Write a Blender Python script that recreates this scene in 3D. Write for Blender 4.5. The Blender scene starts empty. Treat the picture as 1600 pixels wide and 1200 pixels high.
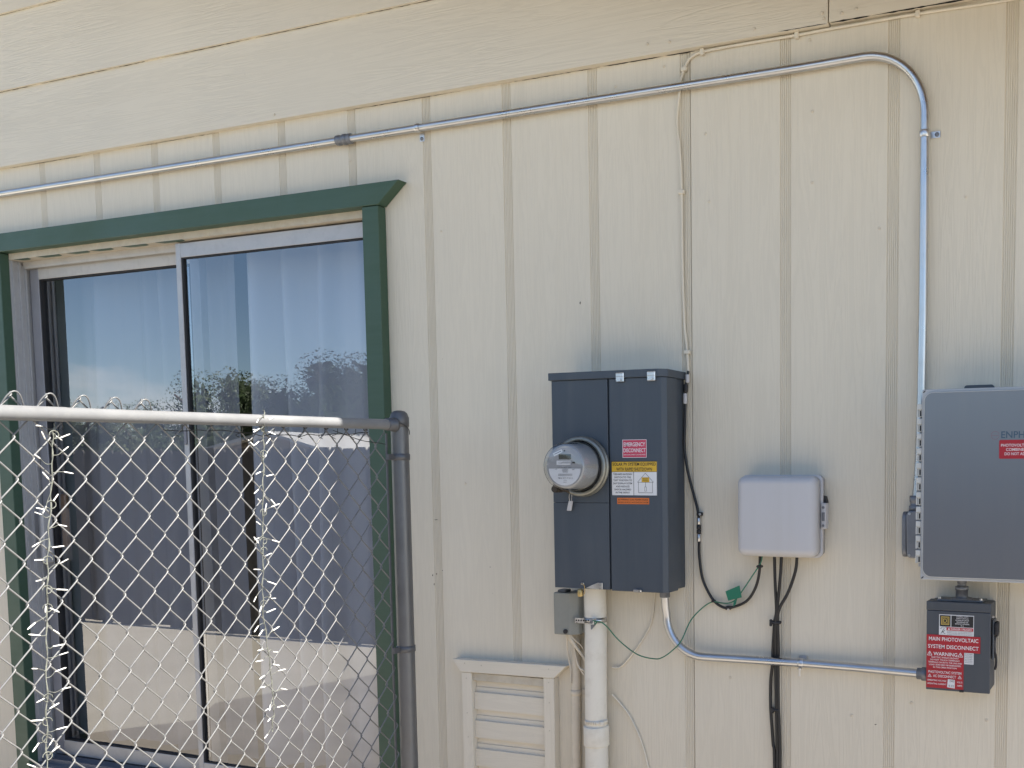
import bpy, bmesh, math, random
from mathutils import Vector, Matrix

random.seed(7)
S = bpy.context.scene
COL = S.collection

# ------------------------------------------------------------------ camera
YAW, PITCH, ROLL = 0.38616, -0.07902, -0.00367
fwd = Vector((-math.sin(YAW) * math.cos(PITCH), math.cos(YAW) * math.cos(PITCH), math.sin(PITCH)))
rgt = Vector((math.cos(YAW), math.sin(YAW), 0))
upv = rgt.cross(fwd)
r2 = rgt * math.cos(ROLL) + upv * math.sin(ROLL)
u2 = -rgt * math.sin(ROLL) + upv * math.cos(ROLL)
cam_d = bpy.data.cameras.new('camera')
cam = bpy.data.objects.new('camera', cam_d)
COL.objects.link(cam)
M = Matrix.Identity(4)
for i in range(3):
    M[i][0], M[i][1], M[i][2] = r2[i], u2[i], -fwd[i]
M[0][3], M[1][3], M[2][3] = 4.0059, -2.7560, 1.6
cam.matrix_world = M
cam_d.sensor_width = 36.0
cam_d.lens = 36.0
cam_d.shift_x = -0.2205
cam_d.shift_y = 0.16027
cam_d.clip_start = 0.05
cam_d.clip_end = 2000
S.camera = cam

# ------------------------------------------------------------------ sky, sun, exposure
SUN_EL, SUN_OFF = math.radians(50), math.radians(1.0)      # sun almost parallel to the wall, a hair on the yard side
W = bpy.data.worlds.new('World')
S.world = W
W.use_nodes = True
wn, wl = W.node_tree.nodes, W.node_tree.links
bg = wn['Background']
sky = wn.new('ShaderNodeTexSky')
sky.sky_type = 'NISHITA'
sky.sun_disc = False
sky.sun_elevation = SUN_EL
sky.sun_rotation = math.radians(90) + SUN_OFF
sky.altitude = 1500
sky.dust_density = 0.25
sky.ozone_density = 3.0
# scattered fair-weather clouds over the whole sky dome
tc = wn.new('ShaderNodeTexCoord')
mp = wn.new('ShaderNodeMapping'); mp.inputs['Scale'].default_value = (2.2, 2.2, 7.0); mp.inputs['Location'].default_value = (0.6, 2.9, 1.3)
nz = wn.new('ShaderNodeTexNoise'); nz.inputs['Scale'].default_value = 1.4; nz.inputs['Detail'].default_value = 8; nz.inputs['Roughness'].default_value = 0.55
rp = wn.new('ShaderNodeValToRGB'); rp.color_ramp.elements[0].position = 0.57; rp.color_ramp.elements[1].position = 0.70
mx = wn.new('ShaderNodeMixRGB'); mx.inputs['Color2'].default_value = (9.5, 9.8, 10.2, 1)
wl.new(tc.outputs['Generated'], mp.inputs['Vector']); wl.new(mp.outputs['Vector'], nz.inputs['Vector'])
wl.new(nz.outputs['Fac'], rp.inputs['Fac']); wl.new(rp.outputs['Color'], mx.inputs['Fac'])
wl.new(sky.outputs['Color'], mx.inputs['Color1']); wl.new(mx.outputs['Color'], bg.inputs['Color'])
bg.inputs['Strength'].default_value = 0.076

sun_d = bpy.data.lights.new('sun', 'SUN')
sun_d.energy = 5.0
sun_d.angle = math.radians(0.55)
sun_d.color = (1.0, 0.945, 0.86)
sun = bpy.data.objects.new('sun', sun_d)
COL.objects.link(sun)
to_sun = Vector((math.cos(SUN_EL) * math.cos(SUN_OFF), -math.cos(SUN_EL) * math.sin(SUN_OFF), math.sin(SUN_EL)))
sun.rotation_euler = to_sun.to_track_quat('Z', 'Y').to_euler()
sun.location = to_sun * 30

S.view_settings.view_transform = 'Standard'
S.view_settings.look = 'None'
S.view_settings.gamma = 1.0
S.view_settings.use_curve_mapping = False
S.view_settings.exposure = 1.63
S.render.engine = 'CYCLES'
S.cycles.max_bounces = 10
S.cycles.diffuse_bounces = 5
S.cycles.transparent_max_bounces = 24
S.cycles.sample_clamp_indirect = 6.0

# ------------------------------------------------------------------ materials
def mat(name, col, rough=0.6, metal=0.0, spec=0.5):
    m = bpy.data.materials.new(name)
    m.use_nodes = True
    b = m.node_tree.nodes['Principled BSDF']
    b.inputs['Base Color'].default_value = (*col, 1)
    b.inputs['Roughness'].default_value = rough
    b.inputs['Metallic'].default_value = metal
    b.inputs['Specular IOR Level'].default_value = spec
    return m

def N(m, t): return m.node_tree.nodes.new(t)
def L(m, a, b): m.node_tree.links.new(a, b)
def BS(m): return m.node_tree.nodes['Principled BSDF']

def pos(m, scale, rot=(0, 0, 0), loc=(0, 0, 0), coord='pos'):
    mpn = N(m, 'ShaderNodeMapping')
    mpn.inputs['Scale'].default_value = scale
    mpn.inputs['Rotation'].default_value = rot
    mpn.inputs['Location'].default_value = loc
    if coord == 'pos':
        g = N(m, 'ShaderNodeNewGeometry'); L(m, g.outputs['Position'], mpn.inputs['Vector'])
    else:
        g = N(m, 'ShaderNodeTexCoord'); L(m, g.outputs['Object'], mpn.inputs['Vector'])
    return mpn.outputs['Vector']

def noise(m, vec, scale=1.0, detail=4, rough=0.55, dist=0.0):
    n = N(m, 'ShaderNodeTexNoise')
    n.inputs['Scale'].default_value = scale; n.inputs['Detail'].default_value = detail
    n.inputs['Roughness'].default_value = rough; n.inputs['Distortion'].default_value = dist
    L(m, vec, n.inputs['Vector'])
    return n.outputs['Fac']

def ramp(m, fac, stops):
    r = N(m, 'ShaderNodeValToRGB')
    e = r.color_ramp.elements
    while len(e) > 1: e.remove(e[-1])
    e[0].position = stops[0][0]; e[0].color = (*stops[0][1], 1)
    for p, c in stops[1:]:
        x = e.new(p); x.color = (*c, 1)
    L(m, fac, r.inputs['Fac'])
    return r.outputs['Color']

def mix(m, fac, a, b, mode='MIX'):
    x = N(m, 'ShaderNodeMixRGB'); x.blend_type = mode
    for s, v in (('Fac', fac), ('Color1', a), ('Color2', b)):
        if isinstance(v, (int, float)): x.inputs[s].default_value = v
        elif isinstance(v, tuple): x.inputs[s].default_value = (*v, 1)
        else: L(m, v, x.inputs[s])
    return x.outputs['Color']

def bump(m, h, strength=0.3, dist=0.002, prev=None):
    b = N(m, 'ShaderNodeBump'); b.inputs['Strength'].default_value = strength; b.inputs['Distance'].default_value = dist
    L(m, h, b.inputs['Height'])
    if prev is not None: L(m, prev, b.inputs['Normal'])
    return b.outputs['Normal']

def math_n(m, op, a, b=None):
    n = N(m, 'ShaderNodeMath'); n.operation = op
    for i, v in enumerate((a, b)):
        if v is None: continue
        if isinstance(v, (int, float)): n.inputs[i].default_value = v
        else: L(m, v, n.inputs[i])
    return n.outputs[0]

def wood_paint(name, base, axis, grain=0.55, dirt=0.35, rough=0.62):
    """Painted embossed hardboard: wavy grain along one axis, faint grime, small chips."""
    m = mat(name, base, rough)
    a, b = (34.0, 1.7) if grain > 0.3 else (24.0, 2.2)
    sc = (a, a, b) if axis == 'z' else (b, a, a)
    v = pos(m, sc)
    g1 = noise(m, v, 1.0, 3, 0.5, 1.4)
    w = N(m, 'ShaderNodeMath'); w.operation = 'MULTIPLY'; L(m, g1, w.inputs[0]); w.inputs[1].default_value = 34.0
    s1 = math_n(m, 'SINE', w.outputs[0])
    v2 = pos(m, tuple(q * 4.5 for q in sc))
    g2 = noise(m, v2, 1.0, 3, 0.6)
    mask = noise(m, pos(m, (1.3, 1.3, 1.1)), 1.0, 2)
    mk = ramp(m, mask, [(0.36, (0.2, 0.2, 0.2)), (0.62, (1, 1, 1))])
    h = mix(m, 1.0, mix(m, 0.45, s1, g2), mk, 'MULTIPLY')
    n1 = bump(m, h, grain, 0.0011)
    n2 = bump(m, noise(m, pos(m, (170, 170, 170)), 1.0, 2), 0.12, 0.0008, n1)
    L(m, n2, BS(m).inputs['Normal'])
    big = noise(m, pos(m, (0.9, 0.9, 0.7)), 1.0, 5, 0.6)
    c1 = ramp(m, big, [(0.3, tuple(c * 0.93 for c in base)), (0.7, tuple(min(1, c * 1.03) for c in base))])
    streak = noise(m, pos(m, (9, 9, 0.8) if axis == 'z' else (0.8, 9, 9)), 1.0, 4, 0.65)
    sk = ramp(m, streak, [(0.5, (0, 0, 0)), (0.78, (dirt, dirt, dirt))])
    c2 = mix(m, sk, c1, (base[0] * 0.72, base[1] * 0.68, base[2] * 0.58))
    grv = ramp(m, h, [(0.0, (1, 1, 1)), (0.16, (0, 0, 0))])
    c3 = mix(m, mix(m, 1.0, grv, (0.07, 0.07, 0.07), 'MULTIPLY'), c2, tuple(c * 0.55 for c in base))
    spots = noise(m, pos(m, (23, 23, 17), loc=(3, 1, 5)), 1.0, 3, 0.7)
    sp = ramp(m, spots, [(0.745, (0, 0, 0)), (0.775, (0.55, 0.55, 0.55))])
    c4 = mix(m, sp, c3, (0.30, 0.26, 0.19))
    L(m, c4, BS(m).inputs['Base Color'])
    rr = ramp(m, big, [(0.3, (rough - 0.08,) * 3), (0.7, (rough + 0.1,) * 3)])
    L(m, rr, BS(m).inputs['Roughness'])
    return m

def weathered(m, base, dust, amt=0.35, oil=0.2):
    """Chalky vertical dust runs, fine speckle and slight sheet-metal waviness on an enamelled face."""
    b = BS(m)
    run = noise(m, pos(m, (26, 26, 1.6)), 1.0, 5, 0.65)
    blot = noise(m, pos(m, (7, 7, 5)), 1.0, 6, 0.7)
    f = math_n(m, 'MULTIPLY', ramp(m, run, [(0.40, (0, 0, 0)), (0.80, (amt,) * 3)]), ramp(m, blot, [(0.35, (0.3,) * 3), (0.7, (1, 1, 1))]))
    c = mix(m, f, base, dust)
    fl = noise(m, pos(m, (150, 150, 150)), 1.0, 2)
    c = mix(m, ramp(m, fl, [(0.70, (0, 0, 0)), (0.78, (0.25,) * 3)]), c, dust)
    L(m, c, b.inputs['Base Color'])
    L(m, bump(m, noise(m, pos(m, (5, 5, 3.5)), 1.0, 2), oil, 0.006, bump(m, fl, 0.06, 0.0006)), b.inputs['Normal'])
    return m

def worn(name, base, rough=0.5, metal=0.0, var=0.10, scale=6.0, bmp=0.08, dirt=None, dirt_amt=0.3, spec=0.5):
    m = mat(name, base, rough, metal, spec)
    n = noise(m, pos(m, (scale,) * 3), 1.0, 6, 0.62)
    c = ramp(m, n, [(0.28, tuple(max(0, x * (1 - var)) for x in base)), (0.72, tuple(min(1, x * (1 + var)) for x in base))])
    if dirt:
        d = noise(m, pos(m, (scale * 2.3,) * 3, loc=(4, 2, 1)), 1.0, 7, 0.7)
        c = mix(m, ramp(m, d, [(0.5, (0, 0, 0)), (0.75, (dirt_amt,) * 3)]), c, dirt)
    L(m, c, BS(m).inputs['Base Color'])
    L(m, ramp(m, n, [(0.25, (max(0.05, rough - 0.1),) * 3), (0.75, (min(1, rough + 0.12),) * 3)]), BS(m).inputs['Roughness'])
    if bmp:
        L(m, bump(m, noise(m, pos(m, (scale * 22,) * 3), 1.0, 3), bmp, 0.0008), BS(m).inputs['Normal'])
    return m

CREAM = (0.66, 0.60, 0.485)
P = {}
P['siding'] = wood_paint('painted_vertical_siding', CREAM, 'z', 0.40, 0.10)
P['lap'] = wood_paint('painted_lap_siding', CREAM, 'x', 0.42, 0.10)
P['trim_cream'] = wood_paint('painted_cream_trim_upright', (0.68, 0.62, 0.51), 'z', 0.25, 0.2)
P['trim_cream_x'] = wood_paint('painted_cream_trim_level', (0.68, 0.62, 0.51), 'x', 0.25, 0.2)
P['bare_cream'] = worn('yellowed_trim', (0.50, 0.45, 0.36), 0.7, var=0.15, scale=14, dirt=(0.4, 0.3, 0.17), dirt_amt=0.5)
P['soffit'] = worn('dark_brown_soffit', (0.20, 0.14, 0.085), 0.75, var=0.1)  # unseen soffit, dark brown picked to dim and warm the wall's top right
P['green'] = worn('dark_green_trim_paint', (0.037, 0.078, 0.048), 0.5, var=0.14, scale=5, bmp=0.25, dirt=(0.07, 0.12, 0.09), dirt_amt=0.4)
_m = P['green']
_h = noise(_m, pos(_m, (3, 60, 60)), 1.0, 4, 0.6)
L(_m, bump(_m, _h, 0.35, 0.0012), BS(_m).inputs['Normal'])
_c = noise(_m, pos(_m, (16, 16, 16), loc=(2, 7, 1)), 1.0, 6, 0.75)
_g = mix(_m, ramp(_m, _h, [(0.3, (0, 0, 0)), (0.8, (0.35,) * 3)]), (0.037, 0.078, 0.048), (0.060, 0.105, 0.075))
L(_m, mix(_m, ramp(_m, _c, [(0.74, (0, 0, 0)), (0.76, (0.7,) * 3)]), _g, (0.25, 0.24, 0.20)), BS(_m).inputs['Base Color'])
P['dark'] = mat('dark_gap', (0.012, 0.011, 0.010), 0.9)
P['roof'] = worn('roof_shingle', (0.09, 0.08, 0.07), 0.9, var=0.3, scale=30)
P['pipe'] = worn('galvanized_conduit', (0.55, 0.555, 0.56), 0.31, 1.0, 0.08, 9, 0.02, (0.46, 0.45, 0.42), 0.4)
P['zinc'] = worn('zinc_plate', (0.60, 0.60, 0.60), 0.33, 1.0, 0.15, 40)
P['castgrey'] = worn('cast_fitting', (0.20, 0.21, 0.23), 0.5, 0.7, 0.15, 30)
P['cab'] = worn('slate_blue_enamel', (0.040, 0.052, 0.068), 0.42, 0.0, 0.07, 4, 0.10, (0.058, 0.066, 0.078), 0.35)
P['cab2'] = worn('slate_grey_enamel', (0.048, 0.057, 0.069), 0.42, 0.0, 0.07, 5, 0.10, (0.07, 0.078, 0.085), 0.35)
P['black'] = worn('black_cable_jacket', (0.012, 0.012, 0.013), 0.45, var=0.3, scale=30)
P['blackmatte'] = worn('black_plastic', (0.018, 0.018, 0.02), 0.6, var=0.3, scale=30)
P['comm'] = worn('grey_white_plastic', (0.47, 0.47, 0.49), 0.5, var=0.04, scale=5, bmp=0.10, dirt=(0.45, 0.44, 0.42), dirt_amt=0.2)
P['nid'] = worn('olive_grey_plastic', (0.235, 0.235, 0.205), 0.6, var=0.08, scale=9, dirt=(0.3, 0.29, 0.25), dirt_amt=0.3)
P['cream_pipe'] = worn('cream_painted_pipe', (0.70, 0.66, 0.57), 0.5, var=0.05, scale=7, bmp=0.12, dirt=(0.42, 0.36, 0.27), dirt_amt=0.35)
P['tan_cable'] = worn('beige_painted_cable', (0.60, 0.53, 0.42), 0.6, var=0.1, scale=20)
P['tan_pale'] = worn('siding_coloured_cable', CREAM, 0.6, var=0.08, scale=20)
P['greenwire'] = worn('green_ground_wire', (0.035, 0.16, 0.095), 0.5, var=0.15, scale=40)
P['greentag'] = worn('green_tag', (0.008, 0.15, 0.085), 0.5, var=0.1, scale=40)
P['red'] = worn('red_label', (0.36, 0.012, 0.022), 0.5, var=0.10, scale=18, bmp=0)
P['redpink'] = worn('faded_red_label', (0.50, 0.045, 0.09), 0.5, var=0.08, scale=18, bmp=0)
P['yellow'] = worn('yellow_label', (0.58, 0.36, 0.03), 0.5, var=0.10, scale=18, bmp=0)
P['orange'] = worn('orange_label', (0.60, 0.15, 0.025), 0.5, var=0.10, scale=18, bmp=0)
P['whitelab'] = worn('white_label', (0.66, 0.66, 0.66), 0.5, var=0.05, scale=18, bmp=0)
P['inkwhite'] = mat('white_print', (0.72, 0.70, 0.70), 0.6)
P['inkblack'] = mat('black_print', (0.015, 0.015, 0.016), 0.6)
P['inkgrey'] = mat('grey_print', (0.16, 0.16, 0.17), 0.6)
P['inkred'] = mat('red_print', (0.42, 0.03, 0.04), 0.6)
P['inkgold'] = mat('gold_print', (0.50, 0.36, 0.08), 0.5)
P['inknavy'] = mat('navy_print', (0.05, 0.09, 0.13), 0.5)
P['inkrose'] = mat('dull_rose_print', (0.23, 0.15, 0.17), 0.5)
P['coverface'] = mat('combiner_cover_grey', (0.135, 0.140, 0.152), 0.30, 0.35, 0.6)
P['coverrim'] = worn('combiner_rim_grey', (0.40, 0.41, 0.42), 0.45, 0.0, 0.05, 9)
P['hinge'] = worn('pale_grey_hinge', (0.52, 0.52, 0.49), 0.5, var=0.06, scale=25)
P['steel_fence'] = worn('galvanized_fence_pipe', (0.205, 0.208, 0.214), 0.45, 0.1, 0.10, 12, 0.06, (0.26, 0.26, 0.25), 0.4)
P['post_steel'] = worn('weathered_fence_post', (0.15, 0.15, 0.15), 0.40, 0.45, 0.10, 12, 0.06, (0.12, 0.12, 0.12), 0.4)
P['wire'] = worn('galvanized_fence_wire', (0.165, 0.165, 0.163), 0.40, 0.1, 0.15, 60)
P['fence_cap'] = worn('aluminium_fence_cap', (0.11, 0.112, 0.118), 0.45, 0.4, 0.12, 20)
P['tie'] = worn('dark_tie_wire', (0.05, 0.05, 0.05), 0.5, 0.5, 0.2, 40)
P['alu'] = worn('door_aluminium', (0.42, 0.42, 0.425), 0.42, 0.25, 0.08, 10, 0.05, (0.30, 0.29, 0.30), 0.4)
P['alu_beige'] = worn('door_aluminium_beige', (0.48, 0.46, 0.43), 0.5, 0.1, 0.08, 10, 0.05, (0.30, 0.28, 0.26), 0.4)
P['alu_dark'] = worn('door_track_metal', (0.20, 0.20, 0.22), 0.5, 0.3, 0.12, 14)
P['alu_mid'] = worn('door_stile_metal', (0.27, 0.27, 0.29), 0.5, 0.2, 0.10, 12)
P['gasket'] = mat('black_gasket', (0.012, 0.012, 0.014), 0.7)
P['handle_wood'] = worn('amber_wood', (0.26, 0.14, 0.06), 0.5, var=0.2, scale=20)
P['curtain'] = mat('white_curtain', (0.50, 0.50, 0.54), 0.9)
P['curtain_dim'] = mat('dimmed_curtain', (0.30, 0.30, 0.33), 0.9)  # same cloth as the white curtain, dimness of the left pane put into colour
P['room'] = worn('dim_room_paint', (0.26, 0.26, 0.28), 0.9, var=0.05)
P['bulb'] = worn('white_light_bulb', (0.80, 0.79, 0.74), 0.4, var=0.06, scale=80, bmp=0)
P['strandwire'] = worn('pale_strand_wire', (0.15, 0.155, 0.13), 0.6, var=0.6, scale=60, bmp=0)
P['picket'] = wood_paint('weathered_fence_wood', (0.10, 0.092, 0.085), 'z', 0.6, 0.5, 0.85)
P['leaf'] = worn('tree_leaf', (0.055, 0.085, 0.03), 0.55, var=0.45, scale=3, bmp=0)
P['leaf2'] = worn('pale_tree_leaf', (0.10, 0.12, 0.055), 0.55, var=0.45, scale=3, bmp=0)
P['bark'] = worn('bark', (0.10, 0.075, 0.055), 0.9, var=0.3, scale=20)
P['shedroof'] = worn('white_metal_roof', (0.70, 0.68, 0.64), 0.5, var=0.06)
P['shedwall'] = worn('shed_wall', (0.45, 0.38, 0.30), 0.7, var=0.06)
P['brass'] = worn('brass_seal', (0.45, 0.33, 0.14), 0.4, 0.8, 0.2, 40)
P['metergrey'] = worn('meter_plastic', (0.33, 0.335, 0.34), 0.45, var=0.04, scale=9, bmp=0)
P['meterface'] = worn('meter_faceplate', (0.29, 0.292, 0.295), 0.5, var=0.04, scale=9, bmp=0)
P['ring'] = worn('tarnished_ring', (0.26, 0.26, 0.23), 0.42, 0.75, 0.25, 25)
P['lcd'] = mat('lcd', (0.055, 0.058, 0.05), 0.25)
P['barrel'] = worn('rusty_lock', (0.055, 0.045, 0.035), 0.55, 0.5, 0.3, 40)

weathered(P['cab'], (0.047, 0.060, 0.077), (0.10, 0.11, 0.12), 0.45)
weathered(P['cab2'], (0.054, 0.063, 0.076), (0.11, 0.115, 0.12), 0.45)
BS(P['coverface']).inputs['Metallic'].default_value = 0.5
weathered(P['coverface'], (0.20, 0.208, 0.225), (0.24, 0.24, 0.235), 0.5, 0.12)
weathered(P['comm'], (0.485, 0.475, 0.475), (0.40, 0.38, 0.35), 0.4, 0.05)
m = mat('concrete_ground', (0.45, 0.42, 0.37), 0.9)
n1 = noise(m, pos(m, (0.5, 0.5, 0.5)), 1.0, 8, 0.65); n2 = noise(m, pos(m, (60, 60, 60)), 1.0, 3)
L(m, mix(m, 0.25, ramp(m, n1, [(0.3, (0.42, 0.385, 0.32)), (0.7, (0.56, 0.515, 0.44))]), n2, 'OVERLAY'), BS(m).inputs['Base Color'])
L(m, bump(m, n2, 0.3, 0.003), BS(m).inputs['Normal'])
P['ground'] = m
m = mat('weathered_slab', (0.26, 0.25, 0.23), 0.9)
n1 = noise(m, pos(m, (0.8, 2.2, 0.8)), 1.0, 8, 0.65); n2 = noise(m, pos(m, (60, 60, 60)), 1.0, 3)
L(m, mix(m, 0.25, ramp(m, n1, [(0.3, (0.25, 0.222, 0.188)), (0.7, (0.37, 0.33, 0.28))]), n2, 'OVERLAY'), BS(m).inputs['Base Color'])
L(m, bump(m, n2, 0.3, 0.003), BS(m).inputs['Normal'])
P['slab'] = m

def glassy(name, f0, tint, rough=0.0):
    m = bpy.data.materials.new(name); m.use_nodes = True
    nt = m.node_tree
    for n in list(nt.nodes):
        if n.type != 'OUTPUT_MATERIAL': nt.nodes.remove(n)
    out = [n for n in nt.nodes if n.type == 'OUTPUT_MATERIAL'][0]
    tr = N(m, 'ShaderNodeBsdfTransparent'); tr.inputs['Color'].default_value = (*tint, 1)
    gl = N(m, 'ShaderNodeBsdfGlossy'); gl.inputs['Roughness'].default_value = rough
    lw = N(m, 'ShaderNodeLayerWeight'); lw.inputs['Blend'].default_value = 0.5
    pw = math_n(m, 'POWER', lw.outputs['Facing'], 4.0)
    fa = math_n(m, 'ADD', math_n(m, 'MULTIPLY', pw, 1 - f0), f0)
    ms = N(m, 'ShaderNodeMixShader')
    L(m, fa, ms.inputs[0]); L(m, tr.outputs[0], ms.inputs[1]); L(m, gl.outputs[0], ms.inputs[2])
    L(m, ms.outputs[0], out.inputs['Surface'])
    return m
P['glass'] = glassy('door_glass', 0.215, (0.80, 0.84, 0.88))
P['meterglass'] = glassy('meter_cover_glass', 0.09, (0.93, 0.94, 0.95), 0.02)

# ------------------------------------------------------------------ mesh helpers
class MB:
    """Collects shapes given in world metres; build() links them as one mesh object in its thing's frame."""
    def __init__(self): self.bm = bmesh.new()
    def box(self, x0, x1, y0, y1, z0, z1, bev=0.0, seg=1):
        b = bmesh.new()
        vs = [b.verts.new((x, y, z)) for x in (x0, x1) for y in (y0, y1) for z in (z0, z1)]
        for f in ((0, 1, 3, 2), (4, 6, 7, 5), (0, 4, 5, 1), (2, 3, 7, 6), (0, 2, 6, 4), (1, 5, 7, 3)):
            b.faces.new([vs[i] for i in f])
        bmesh.ops.recalc_face_normals(b, faces=b.faces)
        if bev > 0:
            bmesh.ops.bevel(b, geom=list(b.edges), offset=bev, segments=seg, profile=0.5, affect='EDGES')
        self._add(b); return self
    def _add(self, b):
        me = bpy.data.meshes.new('tmp'); b.to_mesh(me); b.free()
        self.bm.from_mesh(me); bpy.data.meshes.remove(me)
    def prism(self, pts, axis, a0, a1, bev=0.0, seg=1):
        """Polygon of 2-D points extruded along an axis ('x': pts=(y,z), 'y': pts=(x,z), 'z': pts=(x,y))."""
        def mk(p, a):
            return {'x': (a, p[0], p[1]), 'y': (p[0], a, p[1]), 'z': (p[0], p[1], a)}[axis]
        b = bmesh.new()
        A = [b.verts.new(mk(p, a0)) for p in pts]; B = [b.verts.new(mk(p, a1)) for p in pts]
        n = len(pts)
        b.faces.new(A); b.faces.new(B[::-1])
        for i in range(n): b.faces.new((A[i], B[i], B[(i + 1) % n], A[(i + 1) % n]))
        bmesh.ops.recalc_face_normals(b, faces=b.faces)
        if bev > 0:
            bmesh.ops.bevel(b, geom=list(b.edges), offset=bev, segments=seg, profile=0.5, affect='EDGES')
        self._add(b); return self
    def tube(self, path, r, n=10, caps=True, closed=False):
        pts = [Vector(p) for p in path]
        rr = r if isinstance(r, (list, tuple)) else [r] * len(pts)
        up = None; rings = []
        for i, p in enumerate(pts):
            if closed: t = pts[(i + 1) % len(pts)] - pts[i - 1]
            else: t = pts[min(i + 1, len(pts) - 1)] - pts[max(i - 1, 0)]
            t.normalize()
            if up is None:
                up = Vector((0, 0, 1)) if abs(t.z) < 0.9 else Vector((0, -1, 0))
            up = up - t * up.dot(t)
            if up.length < 1e-6: up = t.orthogonal()
            up.normalize(); s = t.cross(up)
            rings.append([self.bm.verts.new(p + (up * math.cos(2 * math.pi * k / n) + s * math.sin(2 * math.pi * k / n)) * rr[i]) for k in range(n)])
        m_ = len(rings)
        for i in range(m_ if closed else m_ - 1):
            A, B = rings[i], rings[(i + 1) % m_]
            for k in range(n):
                f = self.bm.faces.new((A[k], A[(k + 1) % n], B[(k + 1) % n], B[k])); f.smooth = True
        if caps and not closed:
            for rg in (rings[0][::-1], rings[-1]): self.bm.faces.new([self.bm.verts.new(v.co) for v in rg])
        return self
    def lathe(self, prof, c, axis='y', n=32, caps=True):
        """Profile (radius, along-axis) revolved about an axis through c."""
        rings = []
        for r, a in prof:
            ring = []
            for k in range(n):
                t = 2 * math.pi * k / n; u, v = r * math.cos(t), r * math.sin(t)
                q = {'y': (u, a, v), 'z': (u, v, a), 'x': (a, u, v)}[axis]
                ring.append(self.bm.verts.new((c[0] + q[0], c[1] + q[1], c[2] + q[2])))
            rings.append(ring)
        for i in range(len(rings) - 1):
            for k in range(n):
                f = self.bm.faces.new((rings[i][k], rings[i][(k + 1) % n], rings[i + 1][(k + 1) % n], rings[i + 1][k])); f.smooth = True
        if caps:
            for rg in (rings[0], rings[-1][::-1]): self.bm.faces.new([self.bm.verts.new(v.co) for v in rg])
        return self
    def quad(self, *v):
        self.bm.faces.new([self.bm.verts.new(p) for p in v]); return self
    def mesh(self, name, material, origin=(0, 0, 0), recalc=True):
        if recalc: bmesh.ops.recalc_face_normals(self.bm, faces=self.bm.faces)
        o = Vector(origin)
        for v in self.bm.verts: v.co -= o
        me = bpy.data.meshes.new(name); self.bm.to_mesh(me); self.bm.free()
        me.materials.append(P[material] if isinstance(material, str) else material)
        return me
    def build(self, name, material, parent=None, recalc=True):
        root = parent
        while root is not None and root.parent is not None: root = root.parent
        me = self.mesh(name, material, root.location if root else (0, 0, 0), recalc)
        return link(name, me, parent)

def link(name, me, parent=None, loc=(0, 0, 0)):
    o = bpy.data.objects.new(name, me); COL.objects.link(o)
    o.parent = parent; o.location = loc
    return o

def thing(name, label, cat, loc, group=None):
    o = bpy.data.objects.new(name, None); COL.objects.link(o)
    o.location = loc; o.empty_display_size = 0.1
    o['label'] = label; o['category'] = cat
    if group: o['group'] = group
    return o

def setting(o, kind='structure'):
    o['kind'] = kind; return o

def spline(pts, k=8):
    """Catmull-Rom through the points."""
    p = [Vector(q) for q in pts]; p = [p[0] * 2 - p[1]] + p + [p[-1] * 2 - p[-2]]
    out = []
    for i in range(1, len(p) - 2):
        for j in range(k):
            t = j / k
            out.append(0.5 * ((2 * p[i]) + (p[i + 1] - p[i - 1]) * t + (2 * p[i - 1] - 5 * p[i] + 4 * p[i + 1] - p[i + 2]) * t * t + (3 * p[i] - p[i - 1] - 3 * p[i + 1] + p[i + 2]) * t ** 3))
    out.append(p[-2]); return out

def bend(corner, a, b, r, n=12):
    """Rounded corner of a pipe between unit directions a (back to where it came from) and b (onward)."""
    c, a, b = Vector(corner), Vector(a), Vector(b)
    return [c + a * r + b * r - b * r * math.cos(t) - a * r * math.sin(t) for t in [i / n * math.pi / 2 for i in range(n + 1)]]

def lettering(parent, txt, cx, z, h, y, ink, maxw=None, bold=0.0, name='lettering', squeeze=None):
    """One line of print on a face that looks towards -Y; cx centre, z mid height, h capital height, all in metres."""
    cu = bpy.data.curves.new('t', 'FONT'); cu.body = txt; cu.size = 1.0; cu.offset = 0.011 if h >= 0.008 else 0.006; cu.resolution_u = 3
    cu.fill_mode = 'FRONT'
    ob = bpy.data.objects.new('t', cu); COL.objects.link(ob)
    dg = bpy.context.evaluated_depsgraph_get()
    me = bpy.data.meshes.new_from_object(ob.evaluated_get(dg))
    bpy.data.objects.remove(ob); bpy.data.curves.remove(cu)
    xs = [v.co.x for v in me.vertices]; ys = [v.co.y for v in me.vertices]
    x0, x1 = min(xs), max(xs); s = h / 0.70
    sx = s
    if maxw and (x1 - x0) * s > maxw: sx = maxw / (x1 - x0)
    root = parent
    while root.parent is not None: root = root.parent
    o = root.location
    for v in me.vertices:
        v.co = Vector((cx + (v.co.x - (x0 + x1) / 2) * sx - o.x, y - o.y, z + (v.co.y - 0.35) * s - o.z))
    me.materials.append(P[ink])
    return link(name, me, parent)

def sticker(parent, x0, x1, z0, z1, y, material, t=0.0006, name='label', rot=0.0):
    return MB().box(x0, x1, y - t, y, z0, z1).build(name, material, parent)

# ------------------------------------------------------------------ setting: ground
g = MB().quad((-400, -400, 0), (400, -400, 0), (400, 400, 0), (-400, 400, 0)).build('ground', 'ground'); setting(g)
s = MB().prism([(-1.93, -4.36), (-1.52, -3.45), (-1.88, -2.2), (-1.55, -1.75), (-1.9, -1.25), (-1.9, -0.02), (9, -0.02), (9, -4.36)], 'z', 0.0, 0.012).build('pavement', 'slab'); setting(s)

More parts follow.
